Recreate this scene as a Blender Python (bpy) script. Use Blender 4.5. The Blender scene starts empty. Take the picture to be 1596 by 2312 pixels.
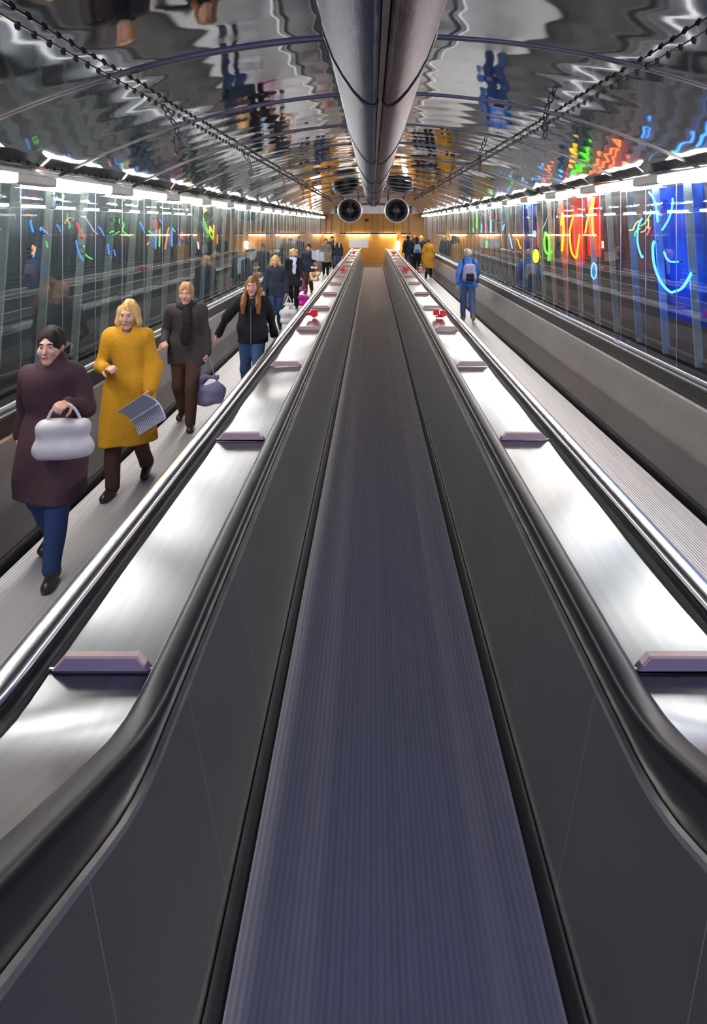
import bpy, math, random
import numpy as np
from mathutils import Vector, Matrix

# ------------------------------------------------------------------ camera, world, exposure
SC = bpy.context.scene
COL = SC.collection
CAMX, CAMZ, F, VX, VY = -0.063, 2.2, 1400.0, 840.0, 505.0   # shift lens looking along the tunnel
cam_d = bpy.data.cameras.new('camera')
cam = bpy.data.objects.new('camera', cam_d)
COL.objects.link(cam)
cam.location = (CAMX, 0, CAMZ)
cam.rotation_euler = (math.radians(90), 0, 0)
cam_d.sensor_fit = 'HORIZONTAL'
cam_d.sensor_width = 36
cam_d.lens = F / 1596 * 36
cam_d.shift_x = -(VX - 798) / 1596
cam_d.shift_y = (VY - 1156) / 1596
cam_d.clip_start = 0.05
SC.camera = cam

W = bpy.data.worlds.new('world')
SC.world = W
W.use_nodes = True
W.node_tree.nodes['Background'].inputs[0].default_value = (0.02, 0.022, 0.03, 1)
W.node_tree.nodes['Background'].inputs[1].default_value = 0.3

LAMP = 38.0          # fluorescent tubes
NEON = 3.5          # neon tubes
SC.view_settings.view_transform = 'Standard'
SC.view_settings.look = 'None'
SC.view_settings.exposure = 1.0
SC.view_settings.gamma = 1
SC.view_settings.use_curve_mapping = False
cy = SC.cycles
cy.max_bounces = 10
cy.diffuse_bounces = 3
cy.glossy_bounces = 6
cy.transmission_bounces = 4
cy.transparent_max_bounces = 14
cy.caustics_reflective = True
cy.caustics_refractive = False
cy.sample_clamp_indirect = 6
cy.blur_glossy = 0.5
cy.use_denoising = True

# added blue fill lamp, unseen behind the camera, to tint the near belt
ld = bpy.data.lights.new('near_blue_fill', 'AREA')
ld.shape = 'RECTANGLE'
ld.size, ld.size_y = 4.5, 1.4
ld.energy, ld.color = 92, (0.34, 0.43, 1.0)
lo_ = bpy.data.objects.new('near_blue_fill', ld)
COL.objects.link(lo_)
lo_.location = (0.3, -2.3, 2.5)
lo_.rotation_euler = (math.radians(50), 0, 0)

random.seed(4)
PI = math.pi


# ------------------------------------------------------------------ helpers
def zc(x):                       # underside of the vaulted ceiling
    R = 5.856
    return 3.30 + 0.012 * x - (R - math.sqrt(R * R - x * x))


def lift(y):                     # the walkways flatten out onto the landing near the camera
    if y >= 1.75:
        return 0.0
    if y >= 1.43:
        return 0.7 * (1.75 - y) ** 2
    e = 0.7 * 0.32 ** 2
    if y >= 0.85:
        return e + 0.45 * (1.43 - y)
    e += 0.45 * 0.58
    if y >= 0.0:
        t = 0.85 - y
        return e + 0.45 * t - 0.45 * t * t / 1.7
    return e + 0.45 * 0.425


YS = [-2.6, -1.5, -0.6, 0.0] + [0.1 * i for i in range(1, 19)] + [1.75, 2.0, 2.5, 3.0] + [4.0 + i for i in range(29)]
YS = sorted(set(round(y, 3) for y in YS))


def link(o, parent=None):
    COL.objects.link(o)
    if parent is not None:
        o.parent = parent
    return o


def tag(o, label=None, cat=None, group=None, kind=None):
    if label:
        o['label'] = label
    if cat:
        o['category'] = cat
    if group:
        o['group'] = group
    if kind:
        o['kind'] = kind
    return o


def empty(name, loc=(0, 0, 0), rz=0.0, label=None, cat=None, group=None, kind=None, s=1.0):
    o = bpy.data.objects.new(name, None)
    o.empty_display_size = 0.1
    o.location = loc
    o.rotation_euler = (0, 0, rz)
    o.scale = (s, s, s)
    link(o)
    return tag(o, label, cat, group, kind)


class MB:
    def __init__(self):
        self.v, self.f = [], []

    def add(self, v, f):
        n = len(self.v)
        self.v += [tuple(p) for p in v]
        self.f += [tuple(i + n for i in q) for q in f]
        return self

    def box(self, c, s, m=None):
        x, y, z = s[0] / 2, s[1] / 2, s[2] / 2
        v = [Vector((a * x, b * y, d * z)) for a in (-1, 1) for b in (-1, 1) for d in (-1, 1)]
        if m is not None:
            v = [m @ p for p in v]
        c = Vector(c)
        return self.add([c + p for p in v], [(0, 1, 3, 2), (4, 6, 7, 5), (0, 4, 5, 1), (2, 3, 7, 6), (0, 2, 6, 4), (1, 5, 7, 3)])

    def bbox(self, c, s, b):     # box with bevelled vertical/long edges: octagon-ish loft along y
        x, z = s[0] / 2, s[2] / 2
        prof = [(-x + b, -z), (x - b, -z), (x, -z + b), (x, z - b), (x - b, z), (-x + b, z), (-x, z - b), (-x, -z + b)]
        y = s[1] / 2
        pr2 = [(px * (1 - b / x), pz * (1 - b / z)) for px, pz in prof]
        rings = [(-y, pr2), (-y + b, prof), (y - b, prof), (y, pr2)]
        v, f = [], []
        n = len(prof)
        for yy, pp in rings:
            v += [(c[0] + px, c[1] + yy, c[2] + pz) for px, pz in pp]
        for k in range(3):
            for i in range(n):
                j = (i + 1) % n
                f.append((k * n + i, k * n + j, (k + 1) * n + j, (k + 1) * n + i))
        f += [tuple(range(n))[::-1], tuple(range(3 * n, 4 * n))]
        return self.add(v, f)

    def prism(self, pts, y0, y1):      # (x, z) outline extruded along y
        n = len(pts)
        v = [(x, y0, z) for x, z in pts] + [(x, y1, z) for x, z in pts]
        f = [tuple(range(n))[::-1], tuple(range(n, 2 * n))]
        f += [(i, (i + 1) % n, n + (i + 1) % n, n + i) for i in range(n)]
        return self.add(v, f)

    def loft(self, prof, ys=YS, closed=True, zf=lift, caps=True):
        n = len(prof)
        v, f = [], []
        for y in ys:
            e = zf(y) if zf else 0
            v += [(x, y, z + e) for x, z in prof]
        m = n if closed else n - 1
        for k in range(len(ys) - 1):
            for i in range(m):
                j = (i + 1) % n
                f.append((k * n + i, k * n + j, (k + 1) * n + j, (k + 1) * n + i))
        if closed and caps:
            f += [tuple(range(n))[::-1], tuple(range((len(ys) - 1) * n, len(ys) * n))]
        return self.add(v, f)

    def tube(self, pts, r, n=8, closed=False, caps=True):
        P = [Vector(p) for p in pts]
        m = len(P)
        rs = r if isinstance(r, (list, tuple)) else [r] * m
        v, f = [], []
        up = None
        for i, p in enumerate(P):
            a = P[i - 1] if (i > 0 or closed) else P[i]
            b = P[(i + 1) % m] if (i < m - 1 or closed) else P[i]
            t = (b - a)
            t = t.normalized() if t.length > 1e-9 else Vector((0, 0, 1))
            if up is None:
                up = t.orthogonal().normalized()
            u = up - t * up.dot(t)
            u = u.normalized() if u.length > 1e-6 else t.orthogonal().normalized()
            w = t.cross(u)
            up = u
            for k in range(n):
                a_ = 2 * PI * k / n
                v.append(p + (u * math.cos(a_) + w * math.sin(a_)) * rs[i])
        for i in range(m if closed else m - 1):
            for k in range(n):
                k2, i2 = (k + 1) % n, (i + 1) % m
                f.append((i * n + k, i * n + k2, i2 * n + k2, i2 * n + k))
        if not closed and caps:
            f += [tuple(range(n))[::-1], tuple(range((m - 1) * n, m * n))]
        return self.add(v, f)

    def lathe(self, prof, c, axis='y', n=32, cap=True):    # prof: (radius, offset along the axis)
        v, f = [], []
        m = len(prof)
        for r, h in prof:
            for k in range(n):
                a = 2 * PI * k / n
                p, q = r * math.cos(a), r * math.sin(a)
                v.append((c[0] + p, c[1] + h, c[2] + q) if axis == 'y' else ((c[0] + p, c[1] + q, c[2] + h) if axis == 'z' else (c[0] + h, c[1] + p, c[2] + q)))
        for i in range(m - 1):
            for k in range(n):
                k2 = (k + 1) % n
                f.append((i * n + k, i * n + k2, (i + 1) * n + k2, (i + 1) * n + k))
        if cap:
            f += [tuple(range(n))[::-1], tuple(range((m - 1) * n, m * n))]
        return self.add(v, f)

    def mesh(self, name, m, ang=35):
        me = bpy.data.meshes.new(name)
        me.from_pydata(self.v, [], self.f)
        me.validate()
        if m is not None:
            me.materials.append(m)
        if ang:
            me.shade_smooth()
            me.set_sharp_from_angle(angle=math.radians(ang))
        return me

    def build(self, name, m, parent=None, ang=35, kind=None):
        o = bpy.data.objects.new(name, self.mesh(name, m, ang))
        link(o, parent)
        if kind:
            o['kind'] = kind
        return o


def inst(name, me, parent=None, loc=(0, 0, 0)):
    o = bpy.data.objects.new(name, me)
    o.location = loc
    return link(o, parent)


ORD = ('first second third fourth fifth sixth seventh eighth ninth tenth eleventh twelfth thirteenth fourteenth fifteenth '
       'sixteenth seventeenth eighteenth nineteenth twentieth').split()
ORD += ['twenty-' + w for w in ORD[:9]] + ['thirtieth']


# ------------------------------------------------------------------ materials
def nodes(name):
    m = bpy.data.materials.new(name)
    m.use_nodes = True
    nt = m.node_tree
    return m, nt, nt.nodes['Principled BSDF'], nt.nodes.new, nt.links.new


def mat(name, col, rough=0.5, metal=0.0, coat=0.0, var=0.12, scale=9.0, bump=0.0, bscale=60.0, stretch=(1, 1, 1), emit=None, es=0.0, spec=0.5):
    m, nt, b, new, ln = nodes(name)
    b.inputs['Roughness'].default_value = rough
    b.inputs['Metallic'].default_value = metal
    b.inputs['Coat Weight'].default_value = coat
    b.inputs['Specular IOR Level'].default_value = spec
    tc = new('ShaderNodeTexCoord')
    mp = new('ShaderNodeMapping')
    mp.inputs['Scale'].default_value = stretch
    ln(tc.outputs['Object'], mp.inputs[0])
    n = new('ShaderNodeTexNoise')
    n.inputs['Scale'].default_value = scale
    n.inputs['Detail'].default_value = 3
    ln(mp.outputs[0], n.inputs[0])
    r = new('ShaderNodeValToRGB')
    r.color_ramp.elements[0].position, r.color_ramp.elements[1].position = 0.3, 0.7
    r.color_ramp.elements[0].color = tuple(c * (1 - var) for c in col) + (1,)
    r.color_ramp.elements[1].color = tuple(min(1, c * (1 + var)) for c in col) + (1,)
    ln(n.outputs[0], r.inputs[0])
    ln(r.outputs[0], b.inputs['Base Color'])
    if bump:
        n2 = new('ShaderNodeTexNoise')
        n2.inputs['Scale'].default_value = bscale
        ln(mp.outputs[0], n2.inputs[0])
        bp = new('ShaderNodeBump')
        bp.inputs['Strength'].default_value = bump
        bp.inputs['Distance'].default_value = 0.01
        ln(n2.outputs[0], bp.inputs['Height'])
        ln(bp.outputs[0], b.inputs['Normal'])
    if emit:
        b.inputs['Emission Color'].default_value = tuple(emit) + (1,)
        b.inputs['Emission Strength'].default_value = es
    return m


M = {}
M['ceiling'] = mat('polished_ceiling_steel', (0.315, 0.34, 0.375), 0.045, 1.0, var=0.05, scale=2)
M['rib'] = mat('dark_seam', (0.018, 0.016, 0.016), 0.5, 0.3)
M['ribedge'] = mat('bright_seam_edge', (0.16, 0.145, 0.14), 0.45, 0.8)
M['duct_blue_refl'] = mat('duct_metal_blue_reflection', (0.022, 0.028, 0.062), 0.42, 0.15, spec=0.2, var=0.4, scale=14, bump=0.25, bscale=30, stretch=(9, 0.6, 9))  # blue reflection on the left lobe put into its base colour
M['duct_red_refl'] = mat('duct_metal_red_reflection', (0.048, 0.020, 0.028), 0.42, 0.15, spec=0.2, var=0.4, scale=14, bump=0.25, bscale=30, stretch=(9, 0.6, 9))  # reddish reflection on the right lobe, likewise tinted into the metal
M['deck'] = mat('brushed_deck_steel', (0.235, 0.245, 0.255), 0.13, 1.0, var=0.08, scale=3, stretch=(14, 0.5, 1))
M['chrome'] = mat('polished_rail_steel', (0.85, 0.86, 0.88), 0.2, 1.0, var=0.04)
M['rubber'] = mat('black_handrail_rubber', (0.014, 0.014, 0.016), 0.36, 0.0, spec=0.22)
M['guide'] = mat('dark_guide_metal', (0.045, 0.045, 0.043), 0.34, 0.5)
M['trim'] = mat('pale_trim_metal', (0.88, 0.87, 0.87), 0.3, 1.0)
M['greytrim'] = mat('dull_skirt_edge', (0.42, 0.41, 0.41), 0.35, 1.0)
M['block'] = mat('brown_block_plastic', (0.44, 0.29, 0.26), 0.45)
M['gap'] = mat('black_gap', (0.012, 0.012, 0.012), 0.7)
M['red'] = mat('red_enamel', (0.62, 0.012, 0.008), 0.35)
M['blackmetal'] = mat('black_metal', (0.02, 0.02, 0.022), 0.4, 0.3)
M['fan'] = mat('dull_grey_fan_metal', (0.30, 0.27, 0.26), 0.38, 0.7)
M['fanlip'] = mat('bright_fan_lip', (0.62, 0.58, 0.57), 0.28, 0.9)
M['fandark'] = mat('dark_fan_metal', (0.05, 0.045, 0.045), 0.5, 0.3)
M['lamp'] = mat('lit_diffuser', (0.9, 0.9, 0.9), 0.4, emit=(1.0, 0.965, 0.93), es=LAMP)
M['lampwarm'] = mat('lit_warm_tube', (0.9, 0.9, 0.9), 0.4, emit=(1.0, 0.86, 0.76), es=LAMP * 0.5)
M['lampin'] = mat('lit_slim_tube', (0.9, 0.9, 0.9), 0.4, emit=(0.95, 1.0, 0.97), es=LAMP * 0.25)
M['lampoff'] = mat('unlit_tube', (0.75, 0.66, 0.5), 0.35)
M['housing'] = mat('beige_lamp_housing', (0.42, 0.40, 0.36), 0.4)
M['fin'] = mat('pale_glazing_fin', (0.72, 0.78, 0.74), 0.35, var=0.1)
M['cavity'] = mat('dark_cavity_panel', (0.13, 0.14, 0.16), 0.38, var=0.15, scale=1.5)
M['white'] = mat('white_sign_board', (0.78, 0.76, 0.74), 0.4)
M['soffit'] = mat('pale_soffit', (0.62, 0.56, 0.57), 0.5)
M['cable'] = mat('tarnished_cable', (0.30, 0.25, 0.12), 0.4, 0.6)
M['floor'] = mat('grey_floor', (0.16, 0.16, 0.17), 0.45)
M['landing'] = mat('steel_comb_plate', (0.18, 0.18, 0.19), 0.35, 0.8, bump=0.1)


nt_ = M['deck'].node_tree
b_ = nt_.nodes['Principled BSDF']
b_.inputs['Roughness'].default_value = 0.285
b_.inputs['Anisotropic'].default_value = 0.85
tg = nt_.nodes.new('ShaderNodeCombineXYZ')
tg.inputs[0].default_value = 1.0
nt_.links.new(tg.outputs[0], b_.inputs['Tangent'])


def belt_mat():
    m, nt, b, new, ln = nodes('ridged_belt')
    tc = new('ShaderNodeTexCoord')
    sx = new('ShaderNodeSeparateXYZ')
    ln(tc.outputs['Object'], sx.inputs[0])
    mu = new('ShaderNodeMath'); mu.operation = 'MULTIPLY'; mu.inputs[1].default_value = 2 * PI / 0.021
    ln(sx.outputs[0], mu.inputs[0])
    si = new('ShaderNodeMath'); si.operation = 'SINE'
    ln(mu.outputs[0], si.inputs[0])
    mr = new('ShaderNodeMapRange'); mr.inputs[1].default_value = -1
    ln(si.outputs[0], mr.inputs[0])
    n = new('ShaderNodeTexNoise'); n.inputs['Scale'].default_value = 1.0; n.inputs['Detail'].default_value = 4
    mp = new('ShaderNodeMapping'); mp.inputs['Scale'].default_value = (28, 0.08, 1)
    ln(tc.outputs['Object'], mp.inputs[0]); ln(mp.outputs[0], n.inputs[0])
    ad = new('ShaderNodeMath'); ad.operation = 'MULTIPLY_ADD'; ad.inputs[1].default_value = 0.45
    ln(mr.outputs[0], ad.inputs[0]); ln(n.outputs[0], ad.inputs[2])
    r = new('ShaderNodeValToRGB')
    r.color_ramp.elements[0].position, r.color_ramp.elements[1].position = 0.25, 1.0
    r.color_ramp.elements[0].color = (0.33, 0.312, 0.312, 1)
    r.color_ramp.elements[1].color = (0.47, 0.447, 0.447, 1)
    ln(ad.outputs[0], r.inputs[0]); ln(r.outputs[0], b.inputs['Base Color'])
    bp = new('ShaderNodeBump'); bp.inputs['Strength'].default_value = 0.35; bp.inputs['Distance'].default_value = 0.004
    ln(mr.outputs[0], bp.inputs['Height']); ln(bp.outputs[0], b.inputs['Normal'])
    b.inputs['Roughness'].default_value = 0.42
    b.inputs['Metallic'].default_value = 0.25
    return m


def panel_mat(name, col, period, off, line, rough, metal=0.55):
    """plain cladding with fine vertical joints every `period` metres along the tunnel"""
    m, nt, b, new, ln = nodes(name)
    tc = new('ShaderNodeTexCoord')
    sx = new('ShaderNodeSeparateXYZ'); ln(tc.outputs['Object'], sx.inputs[0])
    ax = 1 if period > 0 else 0
    a = new('ShaderNodeMath'); a.operation = 'ADD'; a.inputs[1].default_value = off
    ln(sx.outputs[ax], a.inputs[0])
    d = new('ShaderNodeMath'); d.operation = 'DIVIDE'; d.inputs[1].default_value = abs(period)
    ln(a.outputs[0], d.inputs[0])
    fr = new('ShaderNodeMath'); fr.operation = 'FRACT'; ln(d.outputs[0], fr.inputs[0])
    lt = new('ShaderNodeMath'); lt.operation = 'LESS_THAN'; lt.inputs[1].default_value = 0.004 / abs(period)
    ln(fr.outputs[0], lt.inputs[0])
    n = new('ShaderNodeTexNoise'); n.inputs['Scale'].default_value = 1.7; n.inputs['Detail'].default_value = 5
    ln(tc.outputs['Object'], n.inputs[0])
    r = new('ShaderNodeValToRGB')
    r.color_ramp.elements[0].position, r.color_ramp.elements[1].position = 0.3, 0.7
    r.color_ramp.elements[0].color = tuple(c * 0.9 for c in col) + (1,)
    r.color_ramp.elements[1].color = tuple(c * 1.1 for c in col) + (1,)
    ln(n.outputs[0], r.inputs[0])
    mx = new('ShaderNodeMix'); mx.data_type = 'RGBA'
    ln(lt.outputs[0], mx.inputs[0]); ln(r.outputs[0], mx.inputs[6]); mx.inputs[7].default_value = tuple(line) + (1,)
    ln(mx.outputs[2], b.inputs['Base Color'])
    b.inputs['Roughness'].default_value = rough
    b.inputs['Metallic'].default_value = metal
    return m


M['belt'] = belt_mat()
M['panel'] = panel_mat('grey_side_cladding', (0.13, 0.122, 0.12), 0.70, 0.1, (0.30, 0.27, 0.25), 0.38)
M['panelout'] = panel_mat('outer_side_cladding', (0.235, 0.215, 0.21), 0.98, 0.2, (0.12, 0.11, 0.1), 0.4)
M['amber'] = panel_mat('amber_wall_cladding', (0.36, 0.16, 0.012), -1.1, 0.4, (0.2, 0.09, 0.01), 0.4, 0.0)


def glass_mat():
    m = bpy.data.materials.new('reflective_glazing')
    m.use_nodes = True
    nt = m.node_tree
    nt.nodes.clear()
    new, ln = nt.nodes.new, nt.links.new
    out = new('ShaderNodeOutputMaterial')
    mx = new('ShaderNodeMixShader')
    tr = new('ShaderNodeBsdfTransparent'); tr.inputs[0].default_value = (0.80, 0.87, 0.86, 1)
    gl = new('ShaderNodeBsdfGlossy'); gl.inputs['Roughness'].default_value = 0.0; gl.inputs[0].default_value = (0.95, 0.97, 0.98, 1)
    fr = new('ShaderNodeFresnel'); fr.inputs[0].default_value = 2.05
    tc = new('ShaderNodeTexCoord')
    n = new('ShaderNodeTexNoise'); n.inputs['Scale'].default_value = 1.6
    mp = new('ShaderNodeMapping'); mp.inputs['Scale'].default_value = (1, 1, 0.5)
    ln(tc.outputs['Object'], mp.inputs[0]); ln(mp.outputs[0], n.inputs[0])
    bp = new('ShaderNodeBump'); bp.inputs['Strength'].default_value = 0.06; bp.inputs['Distance'].default_value = 0.02
    ln(n.outputs[0], bp.inputs['Height'])
    ln(bp.outputs[0], gl.inputs['Normal'])
    ln(fr.outputs[0], mx.inputs[0]); ln(tr.outputs[0], mx.inputs[1]); ln(gl.outputs[0], mx.inputs[2])
    ln(mx.outputs[0], out.inputs[0])
    return m


M['glass'] = glass_mat()



def neon(name, col, s=1.0):
    m, nt, b, new, ln = nodes(name)
    b.inputs['Base Color'].default_value = tuple(0.5 + 0.5 * c for c in col) + (1,)
    b.inputs['Emission Color'].default_value = tuple(col) + (1,)
    b.inputs['Emission Strength'].default_value = NEON * s
    return m


NE = {'blue': neon('blue_neon', (0.03, 0.25, 1.0), 1.4), 'red': neon('red_neon', (1.0, 0.02, 0.004), 0.7),
      'flame': neon('red_orange_neon', (1.0, 0.09, 0.0), 2.2), 'green': neon('green_neon', (0.07, 1.0, 0.01), 0.6),
      'yellow': neon('yellow_neon', (1.0, 0.55, 0.0), 0.6), 'orange': neon('orange_neon', (1.0, 0.22, 0.0), 0.6),
      'pale': neon('pale_white_neon', (0.75, 0.68, 0.8), 0.12)}
NL = {'blue': neon('soft_blue_neon', (0.03, 0.2, 1.0), 0.35), 'red': neon('soft_red_neon', (1.0, 0.012, 0.004), 0.3),
      'green': neon('soft_green_neon', (0.06, 0.9, 0.01), 0.25), 'yellow': neon('soft_yellow_neon', (1.0, 0.5, 0.0), 0.3),
      'orange': neon('soft_orange_neon', (1.0, 0.2, 0.0), 0.3), 'pale': NE['pale']}

# ------------------------------------------------------------------ the setting
YN, YF = -2.6, 34.5


def structure(o):
    o['kind'] = 'structure'
    return o


MB().box((0, 16, -0.45), (7.2, 38, 0.4)).build('floor', M['floor'], kind='structure')
st = MB()
st.box((0, 33.3, -0.13), (5.0, 2.4, 0.24))
st.build('floor_landing', M['landing'], kind='structure')
# far amber wall and the pale soffit beam before it
MB().box((0, YF + 0.1, 1.4), (7.2, 0.2, 4.2)).build('wall_back', M['amber'], kind='structure')
MB().box((0, YF - 0.12, 2.98), (5.4, 0.24, 0.46)).build('trim_1', M['soffit'], kind='structure')
MB().box((0, YN - 0.1, 1.4), (7.2, 0.2, 4.2)).build('wall_front', mat('grey_front_wall', (0.3, 0.31, 0.34), 0.5), kind='structure')
for s, nm in ((-1, 'left'), (1, 'right')):
    MB().box((s * 3.5, 16, 1.3), (0.2, 37.4, 3.6)).build('wall_' + nm, M['cavity'], kind='structure')
    # roof of the cavity behind the glass and a plinth with bright edge
    MB().box((s * 3.1, 16, 2.74), (0.7, 37.2, 0.1)).build('trim_' + ('2' if s < 0 else '3'), M['soffit'], kind='structure')
    p = empty('baseboard_' + nm, (0, 0, 0), kind='structure')
    MB().loft([(s * 3.02, 0.3), (s * 3.4, 0.3), (s * 3.4, 0.90), (s * 3.02, 0.90)], [YN, 6, 15, 25, YF]).build('plinth', M['guide'], p)
    MB().loft([(s * 3.0, 0.90), (s * 3.04, 0.90), (s * 3.04, 0.925), (s * 3.0, 0.925)], [YN, 6, 15, 25, YF]).build('plinth_edge', M['trim'], p)
    MB().loft([(s * 2.79, 0.5), (s * 3.0, 0.5), (s * 3.0, 0.845), (s * 2.79, 0.845)], [YN, 6, 15, 25, YF]).build('cavity_sill', M['guide'], p)

# ceiling: mirror steel panels with slight pillows and waves, dark ribs at the seams
ceil = empty('ceiling', (0, 0, 0), kind='structure')
rng = np.random.RandomState(3)
waves = [(rng.uniform(0.6, 2.4), rng.uniform(0.8, 4.5), rng.uniform(0, 6.28), rng.uniform(0.4, 1)) for _ in range(10)]


def dent(x, y):
    d = 0
    for kx, ky, ph, a in waves:
        d += a * math.sin(kx * x + ky * y + ph) / (kx + ky)
    t = (y / 0.32) % 1.0
    return 0.0085 * d + 0.0011 * (4 * t * (1 - t)) + 0.0006 * math.sin(9 * x + 40 * math.floor(y / 0.32)) * t * (1 - t) * 4


seams = [3.64 - 1.6 * 3 + 1.6 * k for k in range(22)]
edges = [YN] + [s for s in seams if YN < s < YF] + [YF]
NX = 72
for a, b in zip(edges[:-1], edges[1:]):
    if b - a < 0.1:
        continue
    ny = max(6, int((b - a) / 0.045))
    v, f = [], []
    for j in range(ny + 1):
        y = a + 0.012 + (b - a - 0.024) * j / ny
        for i in range(NX + 1):
            x = -2.72 + 5.44 * i / NX
            v.append((x, y, zc(x) + dent(x, y)))
    for j in range(ny):
        for i in range(NX):
            p = j * (NX + 1) + i
            f.append((p, p + 1, p + NX + 2, p + NX + 1))
    n0 = len(v)
    mb = MB().add(v, f)
    mb.build('ceiling_panel', M['ceiling'], ceil, ang=60)
for s in seams:
    if s < YN or s > YF - 0.2:
        continue
    mb, mb2 = MB(), MB()
    arc = [(-2.72 + 5.44 * i / 40) for i in range(41)]
    top = [(x, zc(x) + 0.03) for x in arc]
    bot = [(x, zc(x) - 0.012) for x in reversed(arc)]
    mb.prism(top + bot, s - 0.013, s + 0.013)
    mb.build('seam_rib', M['rib'], ceil)
    for dy in (-0.018, 0.018):
        mb2.prism([(x, zc(x) + 0.03) for x in arc] + [(x, zc(x) - 0.010) for x in reversed(arc)], s + dy - 0.004, s + dy + 0.004)
    mb2.build('seam_edge', M['ribedge'], ceil)
for s in (-1, 1):
    z0 = zc(s * 2.72)
    MB().loft([(s * 2.70, z0 - 0.03), (s * 2.80, z0 - 0.03), (s * 2.80, z0 + 0.10), (s * 2.70, z0 + 0.03)], [YN, 5, 12, 20, YF], zf=None).build('edge_angle', M['housing'], ceil)

# glass walls: one pane and one pale fin every 0.65 m
GX0, GX1, GZ0, GZ1, PX = 2.90, 2.78, 0.84, 2.66, 2.783
for s, nm in ((-1, '1'), (1, '2')):
    w = empty('window_' + nm, (0, 0, 0), kind='structure')
    t = 0.65
    mp_me = MB().add([(s * PX, 0.003, GZ0), (s * PX, t - 0.003, GZ0), (s * PX, t - 0.003, GZ1), (s * PX, 0.003, GZ1)], [(0, 1, 2, 3) if s < 0 else (3, 2, 1, 0)])
    pane = mp_me.mesh('glass_pane', M['glass'], 0)
    mf = MB()
    mf.prism([(s * (GX0 + 0.065), GZ0), (s * (GX0 + 0.135), GZ0), (s * (GX1 + 0.135), GZ1 - 0.03), (s * (GX1 + 0.065), GZ1 - 0.03)], -0.011, 0.011)
    fin = mf.mesh('glazing_fin', M['fin'])
    ms = MB()
    ms.prism([(s * (PX - 0.002), GZ0), (s * (PX + 0.004), GZ0), (s * (PX + 0.004), GZ1), (s * (PX - 0.002), GZ1)], -0.002, 0.002)
    seal = ms.mesh('pane_joint', M['trim'])
    y = 1.25 if s > 0 else 1.55
    while y < YF - 0.3:
        o = inst('glass_pane', pane, w, (0, y, 0))
        o.rotation_euler = (0, 0, random.uniform(-1, 1) * 0.0022)
        inst('glazing_fin', fin, w, (0, y, 0))
        inst('pane_joint', seal, w, (0, y, 0))
        y += t

# ------------------------------------------------------------------ moving walkways
YB = [y for y in YS if y <= 31.4] + [31.4]
YR = [y for y in YS if y <= 32] + [32.6]


def sx(pts, s):
    return [(s * x, z) for x, z in pts]


def rail_prof(cx, z, hw=0.042, h=0.05):
    pts = []
    for k in range(14):
        a = 2 * PI * k / 14
        c, sn = math.cos(a), math.sin(a)
        pts.append((cx + hw * math.copysign(abs(c) ** 0.7, c), z + h / 2 * math.copysign(abs(sn) ** 0.7, sn)))
    return pts


wk = empty('moving_walkway', (0, 0, 0), label='empty central moving walkway with ridged grey belt between black handrails', cat='moving walkway', group='three parallel moving walkways')
MB().loft([(-0.475, 0), (0.475, 0), (0.475, -0.05), (-0.475, -0.05)], YB).build('belt', M['belt'], wk)
MB().box((0, 31.75, 0.005), (1.0, 0.7, 0.03)).build('comb_plate', M['landing'], wk)
for s in (-1, 1):
    MB().loft(sx([(0.475, -0.012), (0.515, -0.012), (0.515, -0.04), (0.475, -0.04)], s), YR).build('belt_gap', M['gap'], wk)
    MB().loft(sx([(0.513, -0.04), (0.523, -0.04), (0.523, 0.035), (0.513, 0.035)], s), YR).build('skirt_edge', M['greytrim'], wk)
    MB().loft(sx([(0.525, -0.04), (0.56, -0.04), (0.70, 0.69), (0.657, 0.69), (0.53, 0.035)], s), YR).build('side_panel', M['panel'], wk)
    MB().loft(sx([(0.655, 0.69), (0.672, 0.69), (0.676, 0.706), (0.659, 0.706)], s), YR).build('trim_strip', M['trim'], wk)
    MB().loft(sx([(0.676, 0.69), (0.72, 0.69), (0.72, 0.862), (0.69, 0.862), (0.684, 0.72)], s), YR).build('handrail_guide', M['guide'], wk)
    MB().loft(rail_prof(s * 0.662, 0.892), YR).build('handrail', M['rubber'], wk, ang=60)

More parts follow.
